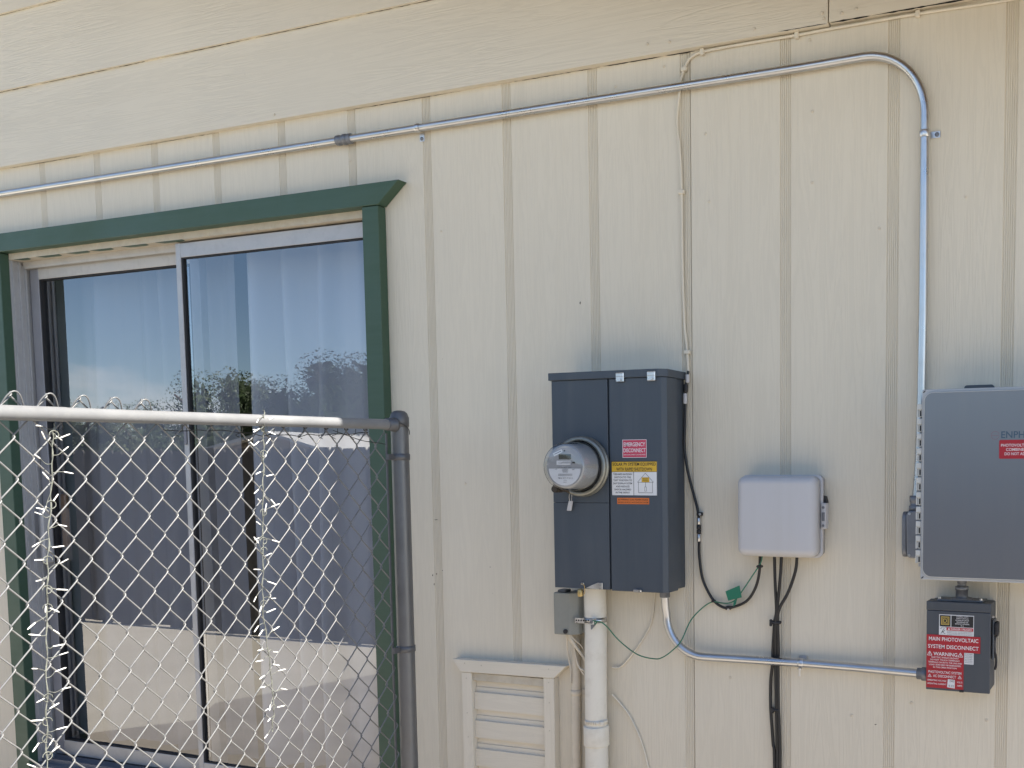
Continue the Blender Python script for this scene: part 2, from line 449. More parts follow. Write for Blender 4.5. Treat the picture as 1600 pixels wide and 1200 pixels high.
# ------------------------------------------------------------------ house wall
K = 0.3048
house = thing('house', 'cream painted house wall with grooved vertical siding below wide lap boards', 'house', (1.7, 0, 0))
DX0, DX1, DZ1 = -0.285, 1.61, 2.49        # rough opening behind the door casing
GW, GD = 0.031, 0.0034

def groove_profile(k0, k1):
    """Face outline in plan from seam k0 to seam k1: flat boards with a fluted, sunken strip before each 12 inch line."""
    pts = [(k0 * K + 0.0015, 0.0)]
    for k in range(k0 + 1, k1 + 1):
        x = k * K; a = x - GW
        pts += [(a - 0.001, 0.0), (a + 0.0012, GD)]
        nrib = 5; w = (GW - 0.004) / nrib
        for i in range(nrib):
            q = a + 0.002 + i * w
            pts += [(q + w * 0.12, GD), (q + w * 0.28, GD - 0.0022), (q + w * 0.76, GD - 0.0022), (q + w * 0.92, GD)]
        if k < k1: pts += [(x - 0.0012, GD), (x + 0.001, 0.0)]
        else: pts += [(x - 0.0015, GD)]
    return pts

def strip(mb, pts, z0, z1):
    for (xa, ya), (xb, yb) in zip(pts, pts[1:]):
        mb.quad((xa, ya, z0), (xb, yb, z0), (xb, yb, z1), (xa, ya, z1))
    a, b = pts[0], pts[-1]
    mb.quad((a[0], 0.011, z0), (a[0], a[1], z0), (a[0], a[1], z1), (a[0], 0.011, z1))
    mb.quad((b[0], b[1], z0), (b[0], 0.011, z0), (b[0], 0.011, z1), (b[0], b[1], z1))

def cut(pts, xa, xb):
    out = []
    for p, q in zip(pts, pts[1:]):
        if q[0] <= xa or p[0] >= xb: continue
        def at(x): return (x, p[1] + (q[1] - p[1]) * (x - p[0]) / (q[0] - p[0]))
        a = p if p[0] >= xa else at(xa); b = q if q[0] <= xb else at(xb)
        if not out: out.append(a)
        out.append(b)
    return out

TOPZ = 2.86
for k0 in range(-11, 17, 4):
    prof = groove_profile(k0, k0 + 4)
    mb = MB(); xa, xb = prof[0][0], prof[-1][0]
    spans = []
    if xb <= DX0 or xa >= DX1: spans = [(xa, xb, 0.12)]
    else:
        if xa < DX0: spans.append((xa, DX0, 0.12))
        spans.append((max(xa, DX0), min(xb, DX1), DZ1))
        if xb > DX1: spans.append((DX1, xb, 0.12))
    for a, b, z0 in spans:
        strip(mb, cut(prof, a, b), z0, TOPZ)
    mb.build('siding_panel', 'siding', house, recalc=False)
XL, XR = -11 * K, 17 * K
MB().box(XL, DX0, 0.0115, 0.03, 0.1, TOPZ).box(DX1, XR, 0.0115, 0.03, 0.1, TOPZ).box(DX0, DX1, 0.0115, 0.03, DZ1, TOPZ).build('sheathing', 'dark', house)
MB().box(XL, XR, -0.02, 0.1, -0.05, 0.115).build('foundation', 'ground', house)
# rake: roof edge falls to the right, unseen above the picture, set low to dim the corner below
RS, RZ, RX = 0.25, 2.80, 3.7
def rake(x): return RZ + RS * (RX - x)
LZ, LE = 2.784, 0.2855
def lap(x0, x1, zb, zt, tilt=0.012):
    """A lap board: thick lower edge, leaning back under the next one; right end cut to the rake."""
    xb = min(x1, RX + (RZ - zb) / RS); xt = min(x1, RX + (RZ - zt) / RS)
    if xb <= x0: return None
    P2 = [(x0, zb), (xb, zb)]
    if rake(x1) < zt and rake(x1) > zb: P2.append((x1, rake(x1)))
    if xt > x0: P2 += [(xt, zt), (x0, zt)]
    else: P2.append((x0, rake(x0)))
    mb = MB(); n = len(P2)
    F = [(x, -0.024 + tilt * (z - zb) / (zt - zb), z) for x, z in P2]
    Bk = [(x, 0.010, z) for x, z in P2]
    mb.quad(*F)
    for i in range(n): mb.quad(F[i], Bk[i], Bk[(i + 1) % n], F[(i + 1) % n])
    return mb.build('lap_board', 'lap', house)
lap(XL, 0.0 - 3.0, LZ, LZ + LE + 0.006)
lap(-2.9985, 3.1605, LZ, LZ + LE + 0.006)
for o_ in [lap(3.1645, XR, LZ + 0.004, LZ + LE + 0.006, 0.010)]: pass
for i in range(1, 6):
    xj = (1.9 - 2.6 * (i % 2)) if i > 2 else -2.6 * (i % 2) - 0.6
    lap(XL, xj - 0.0015, LZ + i * LE, LZ + (i + 1) * LE + 0.006)
    lap(xj + 0.0015, XR, LZ + i * LE, LZ + (i + 1) * LE + 0.006)
MB().prism([(XL, TOPZ), (XR, TOPZ), (XR, rake(XR)), (XL, rake(XL))] if rake(XR) > TOPZ else [(XL, TOPZ), (RX + (RZ - TOPZ) / RS, TOPZ), (XL, rake(XL))], 'y', 0.0115, 0.03).build('gable_sheathing', 'dark', house)
x0r, x1r = XL - 0.4, 5.75
OV = -0.500
MB().prism([(x0r, rake(x0r)), (x1r, rake(x1r)), (x1r, rake(x1r) + 0.02), (x0r, rake(x0r) + 0.02)], 'y', OV + 0.03, 0.012).build('soffit', 'soffit', house)
MB().prism([(x0r, rake(x0r) - 0.02), (x1r, rake(x1r) - 0.02), (x1r, rake(x1r) + 0.17), (x0r, rake(x0r) + 0.17)], 'y', OV, OV + 0.028).build('rake_board', 'trim_cream_x', house)
MB().prism([(x0r, rake(x0r) + 0.175), (x1r, rake(x1r) + 0.175), (x1r, rake(x1r) + 0.21), (x0r, rake(x0r) + 0.21)], 'y', OV - 0.004, 5.0).build('roof', 'roof', house)
MB().box(XR - 0.02, XR + 0.09, 0.0315, 4.8, 0.0, rake(XR) + 0.15).build('end_wall', 'siding', house)
# nail heads and small fixings showing in the boards
nail = MB().lathe([(0.0042, 0.0), (0.0042, -0.0012), (0.0028, -0.0018)], (0, 0, 0), 'y', 10).mesh('nail_head', 'tan_cable')
for x, z, y in [(3.103, 2.76, 0), (3.11, 2.57, 0), (3.11, 2.38, 0), (2.79, 2.70, 0), (2.50, 2.72, 0), (2.79, 2.55, 0), (2.80, 2.36, 0), (3.30, 2.24, 0), (3.53, 2.30, 0),
                (2.66, 2.755, 0), (3.40, 0.95, 0), (3.23, 0.90, 0), (3.605, 0.92, 0), (2.86, 0.98, 0), (2.33, 1.82, 0), (1.93, 1.55, 0), (1.50, 2.62, 0), (1.86, 2.36, 0),
                (3.145, 2.815, -0.0245), (3.15, 2.80, -0.0245), (3.20, 2.805, -0.0245), (3.24, 2.81, -0.0245), (2.62, 2.815, -0.0245), (2.69, 2.81, -0.0245), (2.95, 2.805, -0.0245), (1.2, 2.80, -0.0245)]:
    link('nail_head', nail, house, (x - 1.7, y, z))

# open cracks along the lower edges of the lap boards, scuffs on the paint
rc = random.Random(12)
def crack(xa, xb, z, y, wmax):
    mb = MB(); n = max(3, int((xb - xa) / 0.012)); up_, lo_ = [], []
    for i in range(n + 1):
        x = xa + (xb - xa) * i / n; env = min(1.0, 6 * i / n, 6 * (n - i) / n)
        w = wmax * env * (0.35 + 0.65 * rc.random())
        up_.append((x, y, z + w * 0.6)); lo_.append((x, y, z - w * 0.6 + 0.0006 * rc.uniform(-1, 1)))
    for i in range(n): mb.quad(lo_[i], lo_[i + 1], up_[i + 1], up_[i])
    mb.build('crack', 'dark', house)
for xa, xb, w in ((1.48, 1.95, 0.0016), (2.15, 2.45, 0.0016), (2.46, 2.66, 0.0030), (2.665, 2.76, 0.0042), (-0.20, 0.25, 0.0012), (0.5, 0.9, 0.0010)): crack(xa, xb, LZ - 0.0012, -0.0012, w)
for xa, xb, w in ((3.02, 3.16, 0.0022), (3.166, 3.28, 0.0050), (3.28, 3.56, 0.0042), (3.57, 3.9, 0.002)): crack(xa, xb, LZ + 0.0015, -0.0246, w)
for k in (1, 2):
    for xa, xb in ((-0.5, 0.0), (0.02, 0.42), (0.42, 0.6), (0.65, 1.1), (1.12, 1.5), (1.5, 2.3)): crack(xa, xb, LZ + k * LE - 0.0005, -0.0146, 0.0022 if k == 1 else 0.001)
for x, z, w, h in ((1.79, 1.245, 0.004, 0.007), (1.806, 1.25, 0.006, 0.004), (1.795, 1.215, 0.003, 0.009), (1.83, 1.262, 0.004, 0.003), (1.81, 1.43, 0.020, 0.002), (1.60 + 0.42, 1.28, 0.006, 0.002), (2.37, 2.10, 0.004, 0.010), (3.30, 0.88, 0.007, 0.003)):
    MB().prism([(x - w / 2, z), (x, z - h / 2), (x + w / 2, z + h * 0.1), (x + w * 0.1, z + h / 2)], 'y', -0.0007, -0.0001).build('scuff', 'barrel', house)

# ------------------------------------------------------------------ room behind the glass
mb = MB()
rx0, rx1, ry0, ry1, rz0, rz1 = -0.75, 2.1, 0.031, 3.0, 0.33, 2.75
mb.quad((rx0, ry0, rz0), (rx1, ry0, rz0), (rx1, ry1, rz0), (rx0, ry1, rz0)).quad((rx0, ry0, rz1), (rx0, ry1, rz1), (rx1, ry1, rz1), (rx1, ry0, rz1))
mb.quad((rx0, ry0, rz0), (rx0, ry1, rz0), (rx0, ry1, rz1), (rx0, ry0, rz1)).quad((rx1, ry0, rz0), (rx1, ry0, rz1), (rx1, ry1, rz1), (rx1, ry1, rz0))
mb.quad((rx0, ry1, rz0), (rx1, ry1, rz0), (rx1, ry1, rz1), (rx0, ry1, rz1))
setting(mb.build('room', 'room'))

# ------------------------------------------------------------------ sliding glass door
door = thing('sliding_door', 'aluminium sliding glass door with dark green wooden casing behind the fence', 'door', (0.67, 0, 0.35))
CI0, CI1, CT = -0.238, 1.574, 2.455
MB().prism([(-0.40, CT), (1.645, CT), (1.731, 2.525), (-0.486, 2.525)], 'y', -0.042, -0.0005, 0.0015).build('head_casing', 'green', door)
MB().box(CI1, 1.641, -0.038, -0.0005, 0.30, CT - 0.0015, 0.002).build('side_casing', 'green', door)
MB().box(-0.315, CI0, -0.038, -0.0005, 0.30, CT - 0.0015, 0.002).build('side_casing', 'green', door)
MB().box(CI0 + 0.001, CI1 - 0.001, -0.002, 0.05, CT - 0.024, CT + 0.03).build('header_board', 'bare_cream', door)
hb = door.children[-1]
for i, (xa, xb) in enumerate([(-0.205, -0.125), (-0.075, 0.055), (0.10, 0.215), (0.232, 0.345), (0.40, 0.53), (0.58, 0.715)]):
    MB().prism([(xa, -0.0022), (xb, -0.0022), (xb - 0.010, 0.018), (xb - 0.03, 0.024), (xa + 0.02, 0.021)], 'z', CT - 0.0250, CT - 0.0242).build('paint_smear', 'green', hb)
# outer frame: head tracks, ribbed jambs, sill
fr = MB()
fr.box(CI0, CI1, 0.0505, 0.115, 2.418, 2.47)
for y in (0.052, 0.066): fr.box(CI0, CI1, y, y + 0.003, 2.405, 2.4185)
fr.build('frame_head', 'alu_beige', door)
def jamb(xs, sgn, name):
    mb = MB()
    prof = [(0.0, -0.006), (0.004, -0.004), (0.004, 0.008), (0.010, 0.009), (0.010, 0.016), (0.003, 0.018), (0.003, 0.034), (0.012, 0.035), (0.012, 0.041), (0.003, 0.043), (0.003, 0.058), (0.010, 0.059), (0.010, 0.065), (0.002, 0.067), (0.002, 0.118), (-0.03, 0.118), (-0.03, -0.006)]
    mb.prism([(xs + sgn * a, b) for a, b in prof], 'z', 0.395, 2.4405)
    return mb.build(name, 'alu', door)
jamb(CI0 - 0.008, 1, 'frame_jamb'); jamb(CI1 + 0.008, -1, 'frame_jamb')
MB().box(CI0, CI1, -0.03, 0.12, 0.33, 0.393).box(CI0, CI1, 0.012, 0.016, 0.393, 0.412).box(CI0, CI1, 0.064, 0.068, 0.393, 0.412).build('sill', 'alu_dark', door)

def panel(name, x0, x1, y0, y1, z0, z1, st, top, bot, mats, label=None):
    p = MB().box(x0, x0 + st, y0, y1, z0, z1, 0.0015).build(name, mats[0], door)      # hanging stile carries the panel
    if label: p['label'] = label
    MB().box(x1 - st, x1, y0, y1, z0, z1, 0.0015).build('stile', mats[0], p)
    MB().box(x0 + st, x1 - st, y0 + 0.001, y1 - 0.001, z1 - top, z1 - 0.001, 0.0012).build('top_rail', mats[1], p)
    MB().box(x0 + st, x1 - st, y0 + 0.001, y1 - 0.001, z0 + 0.001, z0 + bot, 0.0012).build('bottom_rail', mats[1], p)
    ga = MB(); ym = (y0 + y1) / 2; gx0, gx1, gz0, gz1 = x0 + st, x1 - st, z0 + bot, z1 - top
    for a, b, c, d in ((gx0, gx0 + 0.009, gz0, gz1), (gx1 - 0.009, gx1, gz0, gz1), (gx0 + 0.009, gx1 - 0.009, gz0, gz0 + 0.005), (gx0 + 0.009, gx1 - 0.009, gz1 - 0.005, gz1)):
        ga.box(a, b, y0 + 0.004, y1 - 0.002, c, d)
    ga.build('gasket', 'gasket', p)
    MB().quad((gx0, ym, gz0), (gx1, ym, gz0), (gx1, ym, gz1), (gx0, ym, gz1)).build('pane', 'glass', p)
    return p
pl = panel('fixed_panel', -0.232, 0.705, 0.074, 0.106, 0.414, 2.416, 0.048, 0.052, 0.06, ('alu_mid', 'alu_beige'))
pr = panel('sliding_panel', 0.652, 1.585, 0.020, 0.042, 0.414, 2.425, 0.024, 0.052, 0.07, ('alu', 'alu'))
MB().box(-0.196, -0.176, 0.030, 0.073, 1.22, 1.44, 0.006, 2).build('pull_handle', 'alu', pl)
MB().box(-0.175, -0.145, 0.106, 0.125, 1.28, 1.50, 0.006, 2).build('inside_handle', 'handle_wood', pl)
MB().box(0.660, 0.672, 0.012, 0.0198, 1.69, 1.80, 0.002).build('latch_plate', 'alu_dark', pr)

def curtain(name, label, x0, x1, y, amp, nf, seed, cloth):
    rnd = random.Random(seed); n = 220; rows = 22
    ph = [(rnd.uniform(0.6, 1.4), rnd.uniform(0, 6.28)) for _ in range(5)]
    bm = bmesh.new(); V = []
    for j in range(rows + 1):
        z = 0.45 + (2.56 - 0.45) * j / rows; row = []
        for i in range(n + 1):
            t = i / n; a = 0.0
            for q, (w, p0) in enumerate(ph): a += math.sin(2 * math.pi * t * nf * w * (0.6 + 0.35 * q) + p0 + 0.25 * math.sin(z * 1.7 + q)) / (1.3 + q)
            row.append(bm.verts.new((x0 + (x1 - x0) * t + 0.012 * math.sin(z * 1.3 + t * 9), y + amp * a * (0.75 + 0.25 * math.sin(z + t * 5)), z)))
        V.append(row)
    for j in range(rows):
        for i in range(n):
            f = bm.faces.new((V[j][i], V[j][i + 1], V[j + 1][i + 1], V[j + 1][i])); f.smooth = True
    me = bpy.data.meshes.new(name); o = Vector(((x0 + x1) / 2, y, 0.45))
    for v in bm.verts: v.co -= o
    bm.to_mesh(me); bm.free(); me.materials.append(P[cloth])
    ob = link(name, me); ob.location = o; ob['label'] = label; ob['category'] = 'curtain'; ob['group'] = 'curtains behind the glass door'
    return ob
curtain('curtain', 'dimmed white curtain hanging behind the left fixed pane of the glass door', -0.52, 0.735, 0.245, 0.045, 7.0, 3, 'curtain_dim')
curtain('curtain', 'white curtain hanging behind the right sliding pane of the glass door', 0.815, 1.72, 0.225, 0.056, 4.6, 11, 'curtain')

# ------------------------------------------------------------------ long overhead conduit
def one_hole_strap(parent, c, along, tab, r=0.0117, y=-0.0205):
    """Saddle round a pipe with one screwed tab lying on the wall. along: 'x' or 'z'; tab: direction of the tab."""
    cx, cz = c; w = 0.009; mb = MB()
    prof = []
    for i in range(13):
        t = math.pi * i / 12
        prof.append((math.cos(t), math.sin(t)))
    path_o = [(r + 0.0028) * Vector(p) for p in prof]
    def P3(u, d, s):   # u across the pipe, d out of the wall, s along
        return (cx + s, y - d, cz + u) if along == 'x' else (cx + u, y - d, cz + s)
    rows = []
    for s in (-w, -w * 0.5, w * 0.5, w):
        k = 0.0028 if abs(s) < w * 0.9 else 0.0012
        rows.append([mb.bm.verts.new(P3((r + k) * p[0], (r + k) * p[1], s)) for p in prof])
    for a, b in zip(rows, rows[1:]):
        for i in range(12):
            f = mb.bm.faces.new((a[i], a[i + 1], b[i + 1], b[i])); f.smooth = True
    sg = tab
    a, b = sorted((sg * r, sg * (r + 0.026)))
    if along == 'x': mb.box(cx - w, cx + w, -0.0035, -0.0012, cz + a, cz + b, 0.001)
    else: mb.box(cx + a, cx + b, -0.0035, -0.0012, cz - w, cz + w, 0.001)
    st = mb.build('strap', 'zinc', parent)
    u = sg * (r + 0.017)
    sc = (cx, -0.0035, cz + u) if along == 'x' else (cx + u, -0.0035, cz)
    MB().lathe([(0.0058, 0.0), (0.0058, -0.002), (0.0035, -0.0035)], sc, 'y', 10).build('screw', 'castgrey', st)
    return st

cd = thing('electrical_conduit', 'long galvanized conduit running under the lap boards and bending down at the right', 'conduit', (1.7, 0, 2.683))
CZ, CY, CXV = 2.683, -0.0205, 3.4255
path = [(-2.2, CY, CZ), (-0.6, CY, CZ), (0.8, CY, CZ), (1.6, CY, CZ)] + [(x, CY, CZ) for x in (2.2, 2.8, 3.1)]
path += bend((CXV, CY, CZ + 0.002), (-1, 0, 0), (0, 0, -1), 0.165, 16)
path += [(CXV, CY, z) for z in (2.3, 2.0)] + [(CXV - 0.002, CY, 1.8), (CXV - 0.006, CY, 1.62), (CXV - 0.012, CY - 0.004, 1.505)]
MB().tube(path, 0.0117, 16).build('pipe', 'pipe', cd)
cp = MB().lathe([(0.0122, -0.030), (0.0165, -0.030), (0.0165, -0.017), (0.0148, -0.016), (0.0148, -0.004), (0.0172, -0.003), (0.0172, 0.008), (0.0148, 0.009), (0.0148, 0.015), (0.0168, 0.016), (0.0168, 0.028), (0.0122, 0.030)], (1.497, CY, CZ), 'x', 20).build('coupling', 'castgrey', cd)
one_hole_strap(cd, (1.797, CZ), 'x', -1)
one_hole_strap(cd, (CXV, 2.466), 'z', 1)
hubx = CXV - 0.0135
MB().lathe([(0.0125, 0.0), (0.0165, 0.0), (0.0165, -0.016), (0.0145, -0.018), (0.0145, -0.026), (0.018, -0.028), (0.018, -0.042), (0.0125, -0.042)], (hubx, CY - 0.004, 1.522), 'z', 18).build('hub_connector', 'castgrey', cd)
lb = MB().prism([(3.392, 1.470), (3.398, 1.482), (3.432, 1.482), (3.440, 1.470), (3.440, 1.365), (3.434, 1.356), (3.404, 1.354), (3.394, 1.362)], 'y', -0.052, -0.004, 0.004, 2).build('conduit_body', 'castgrey', cd)
def stadium(yc, zc0, zc1, r, n=8):
    p = []
    for i in range(n + 1): t = math.pi * i / n; p.append((yc + r * math.cos(t), zc1 + r * math.sin(t)))
    for i in range(n + 1): t = math.pi + math.pi * i / n; p.append((yc + r * math.cos(t), zc0 + r * math.sin(t)))
    return p
MB().prism(stadium(-0.030, 1.376, 1.460, 0.020), 'x', 3.380, 3.3935, 0.004, 2).build('cover', 'castgrey', lb)
for z in (1.474, 1.363): MB().lathe([(0.0038, -0.0535), (0.0038, -0.0515)], (3.402, 0, z), 'y', 10).build('screw', 'zinc', lb)

# ------------------------------------------------------------------ thin painted cable stapled along the lap boards
cb = thing('wall_cable', 'thin siding coloured cable clipped under the lap boards and dropping to the meter', 'cable', (2.73, 0, 1.86))
cy = -0.006
cpath = [(4.3, cy, 2.772), (3.9, cy, 2.774), (3.607, cy, 2.774), (3.401, cy, 2.778), (3.155, cy, 2.7775), (3.068, cy, 2.776), (2.889, cy, 2.777), (2.80, cy, 2.775), (2.762, cy, 2.770), (2.738, cy, 2.754), (2.722, cy, 2.720), (2.715, cy - 0.002, 2.690), (2.7135, cy - 0.003, 2.665), (2.705, cy, 2.610), (2.706, cy, 2.56), (2.712, cy, 2.519), (2.717, cy, 2.393), (2.7175, cy, 2.211), (2.722, cy, 2.028), (2.731, cy, 1.935), (2.735, cy - 0.002, 1.868)]
MB().tube(spline(cpath, 5), 0.0040, 8).build('cord', 'siding', cb)
for x, z, ang in [(3.401, 2.778, 0), (3.068, 2.776, 0), (2.785, 2.774, 0), (2.728, 2.735, 1), (2.717, 2.393, 1), (2.731, 1.935, 1)]:
    a, b = (0.006, 0.0095) if ang == 0 else (0.0095, 0.006)
    MB().box(x - a, x + a, -0.0125, -0.0008, z - b, z + b, 0.0025, 2).build('clip', 'siding', cb)

# ------------------------------------------------------------------ meter cabinet
mc = thing('meter_cabinet', 'tall slate blue steel electric service cabinet with warning stickers', 'electrical cabinet', (2.53, 0, 1.243))
body = MB().prism([(2.347, -0.0005), (2.347, -0.122), (2.352, -0.126), (2.694, -0.126), (2.716, -0.112), (2.716, -0.0005)], 'z', 1.2435, 1.862, 0.0012).build('body', 'cab', mc)
MB().prism([(2.340, -0.0006), (2.340, -0.141), (2.700, -0.141), (2.724, -0.122), (2.724, -0.0006)], 'z', 1.8555, 1.8775, 0.0015).build('top_cap', 'cab', mc)
MB().prism([(2.3475, -0.1262), (2.3475, -0.1345), (2.535, -0.1345), (2.535, -0.1262)], 'z', 1.4974, 1.8545, 0.0008, 1).build('meter_cover', 'cab', mc)
MB().prism([(2.3475, -0.1262), (2.3475, -0.1345), (2.535, -0.1345), (2.535, -0.1262)], 'z', 1.2425, 1.4968, 0.0008, 1).build('lower_cover', 'cab', mc)
dr = MB().prism([(2.5415, -0.1262), (2.5415, -0.1355), (2.708, -0.1355), (2.7215, -0.124), (2.7215, -0.060), (2.7165, -0.060), (2.7165, -0.1125), (2.694, -0.1262)], 'z', 1.2405, 1.8545, 0.0012).build('breaker_door', 'cab', mc)
for xc in (2.581, 2.681):
    c = MB().box(xc - 0.013, xc + 0.013, -0.1445, -0.1362, 1.844, 1.8705, 0.0015).box(xc - 0.012, xc + 0.012, -0.1462, -0.1440, 1.8585, 1.8685, 0.001).build('latch_clip', 'zinc', mc)
    MB().lathe([(0.004, -0.1475), (0.004, -0.1440)], (xc + 0.002, 0, 1.8505), 'y', 10).build('screw', 'zinc', c)
hp = MB().prism([(2.478, 1.2435), (2.512, 1.2425), (2.512, 1.2625), (2.496, 1.2625), (2.476, 1.2545), (2.455, 1.2445)], 'y', -0.1385, -0.1348, 0.0008).build('hasp', 'zinc', mc)
MB().lathe([(0.004, -0.1400), (0.004, -0.1384)], (2.502, 0, 1.253), 'y', 10).build('screw', 'zinc', hp)
MB().box(2.439, 2.449, -0.1385, -0.1348, 1.2535, 1.2605, 0.0008).build('staple', 'zinc', mc)
MB().box(2.616, 2.642, -0.1440, -0.1358, 1.2395, 1.2485, 0.002).build('door_tab', 'zinc', mc)
se = MB().lathe([(0.0075, 1.218), (0.0085, 1.222), (0.0085, 1.234), (0.0065, 1.239)], (2.431, -0.128, 0), 'z', 14).tube(spline([(2.431, -0.128, 1.238), (2.434, -0.13, 1.250), (2.444, -0.140, 1.258), (2.452, -0.139, 1.250), (2.447, -0.131, 1.228), (2.437, -0.13, 1.220)], 5), 0.0011, 6).build('wire_seal', 'brass', mc)
# stickers
FY = -0.1356
lb1 = sticker(mc, 2.5835, 2.661, 1.628, 1.6795, FY, 'redpink')
lb1['label'] = 'faded red emergency disconnect sticker'
fr_ = MB()
for a, b, c, d in ((2.5835, 2.661, 1.628, 1.6292), (2.5835, 2.661, 1.6783, 1.6795), (2.5835, 2.5847, 1.6292, 1.6783), (2.6598, 2.661, 1.6292, 1.6783)): fr_.box(a, b, FY - 0.0009, FY - 0.0006, c, d)
fr_.build('border', 'inkwhite', lb1)
lettering(lb1, 'EMERGENCY', 2.6222, 1.6660, 0.0112, FY - 0.0009, 'inkwhite', 0.069, 0.002)
lettering(lb1, 'DISCONNECT', 2.6222, 1.6490, 0.0112, FY - 0.0009, 'inkwhite', 0.071, 0.002)
lettering(lb1, 'SERVICE DISCONNECT LOCATED INSIDE', 2.6222, 1.6365, 0.0032, FY - 0.0009, 'inkwhite', 0.070)
lb2 = sticker(mc, 2.5465, 2.694, 1.5185, 1.6175, FY, 'whitelab')
lb2['label'] = 'yellow and white rapid shutdown sticker with a house drawing'
MB().box(2.5465, 2.694, FY - 0.0008, FY - 0.0006, 1.5875, 1.6175).build('yellow_band', 'yellow', lb2)
fr_ = MB()
for a, b, c, d in ((2.5465, 2.694, 1.5185, 1.5197), (2.5465, 2.694, 1.6163, 1.6175), (2.5465, 2.5477, 1.5185, 1.6175), (2.6928, 2.694, 1.5185, 1.6175), (2.5465, 2.694, 1.5868, 1.5878), (2.6182, 2.6194, 1.5185, 1.587)): fr_.box(a, b, FY - 0.0010, FY - 0.0008, c, d)
fr_.build('border', 'inkblack', lb2)
lettering(lb2, 'SOLAR PV SYSTEM EQUIPPED', 2.6202, 1.6095, 0.0086, FY - 0.0011, 'inkblack', 0.139, 0.002)
lettering(lb2, 'WITH RAPID SHUTDOWN', 2.6202, 1.5950, 0.0090, FY - 0.0011, 'inkblack', 0.115, 0.002)
for i, t in enumerate(['TURN RAPID SHUTDOWN', 'SWITCH TO THE', '"OFF" POSITION TO', 'SHUT DOWN PV SYSTEM', 'AND REDUCE', 'SHOCK HAZARD', 'IN THE ARRAY']):
    lettering(lb2, t, 2.5828, 1.5805 - i * 0.0088, 0.0050, FY - 0.0011, 'inkblack', 0.061, 0.002)
dg_ = MB()
def seg2(mb, p, q, w, y, t=0.0004):
    p, q = Vector((p[0], 0, p[1])), Vector((q[0], 0, q[1])); d = (q - p).normalized(); n_ = Vector((-d.z, 0, d.x)) * w / 2
    a = [p + n_, q + n_, q - n_, p - n_]
    mb.quad(*[(v.x, y, v.z) for v in a])
for p, q in (((2.631, 1.5575), (2.6565, 1.5835)), ((2.6565, 1.5835), (2.682, 1.5575)), ((2.631, 1.5575), (2.682, 1.5575)), ((2.634, 1.5575), (2.634, 1.5275)), ((2.679, 1.5575), (2.679, 1.5275)), ((2.634, 1.5275), (2.679, 1.5275)), ((2.6565, 1.5575), (2.6565, 1.5440))):
    seg2(dg_, p, q, 0.0009, FY - 0.0011)
for p, q in (((2.6535, 1.5440), (2.6595, 1.5440)), ((2.6535, 1.5320), (2.6595, 1.5320)), ((2.6535, 1.5440), (2.6535, 1.5320)), ((2.6595, 1.5440), (2.6595, 1.5320))): seg2(dg_, p, q, 0.0007, FY - 0.0011)
dg_.build('house_drawing', 'inkblack', lb2)
MB().box(2.6445, 2.6690, FY - 0.0014, FY - 0.0012, 1.5580, 1.5715).build('array_symbol', 'yellow', lb2)
lettering(lb2, 'SOLAR', 2.6567, 1.5672, 0.0036, FY - 0.0016, 'inkblack', 0.020)
lettering(lb2, 'PANELS', 2.6567, 1.5620, 0.0036, FY - 0.0016, 'inkblack', 0.020)
lb3 = sticker(mc, 2.564, 2.6675, 1.4945, 1.5125, FY, 'orange')
lb3['label'] = 'narrow orange warning sticker'
lettering(lb3, '\u25B2 WARNING: DUAL POWER SOURCE', 2.6157, 1.5075, 0.0048, FY - 0.0008, 'inkblack', 0.097, 0.002)
lettering(lb3, 'SECOND SOURCE IS PHOTOVOLTAIC SYSTEM', 2.6157, 1.4995, 0.0042, FY - 0.0008, 'inkblack', 0.098, 0.002)

# ------------------------------------------------------------------ electric meter
MX, MZ = 2.4535, 1.6035
mt = thing('electric_meter', 'round glass covered electric meter plugged into the slate blue cabinet', 'electric meter', (MX, -0.135, MZ))
MB().lathe([(0.074, -0.1348), (0.085, -0.1350), (0.0885, -0.140), (0.0875, -0.1455), (0.0835, -0.1475), (0.0835, -0.152), (0.0870, -0.1545), (0.0870, -0.160), (0.0825, -0.1635), (0.075, -0.1640), (0.0745, -0.150)], (MX, 0, MZ), 'y', 56, caps=False).build('sealing_ring', 'ring', mt)
MB().lathe([(0.0735, -0.1465), (0.0715, -0.166), (0.0695, -0.1665), (0.0690, -0.158), (0.0640, -0.158)], (MX, 0, MZ), 'y', 48, caps=False).build('base_gasket', 'gasket', mt)
MB().lathe([(0.0660, -0.150), (0.0640, -0.215), (0.0618, -0.2365), (0.0590, -0.2385)], (MX, 0, MZ), 'y', 48).build('inner_housing', 'metergrey', mt)
cov = MB().lathe([(0.0725, -0.160), (0.0690, -0.200), (0.0670, -0.240), (0.0652, -0.2475), (0.0615, -0.2492), (0.030, -0.2497), (0.002, -0.2498)], (MX, 0, MZ), 'y', 48, caps=False).build('glass_cover', 'meterglass', mt)
fc = MB().lathe([(0.0585, -0.2386), (0.0585, -0.2397), (0.0578, -0.2400)], (MX, 0, MZ), 'y', 48).build('faceplate', 'meterface', mt)
MY = -0.2404
lc = []
for i in range(33):
    t = math.pi + math.pi * i / 32 * 1.0
    lc.append((MX + 0.0520 * math.cos(t), MZ - 0.006 + 0.0480 * math.sin(t)))
MB().prism(lc, 'y', MY - 0.0003, MY + 0.0002).build('nameplate', 'whitelab', fc)
MB().box(MX - 0.0185, MX + 0.0215, MY - 0.0006, MY + 0.0001, MZ + 0.0205, MZ + 0.0345).build('display', 'lcd', fc)
MB().lathe([(0.0024, MY - 0.0006), (0.0024, MY)], (MX + 0.0005, 0, MZ + 0.0445), 'y', 12).build('optical_port', 'inkblack', fc)
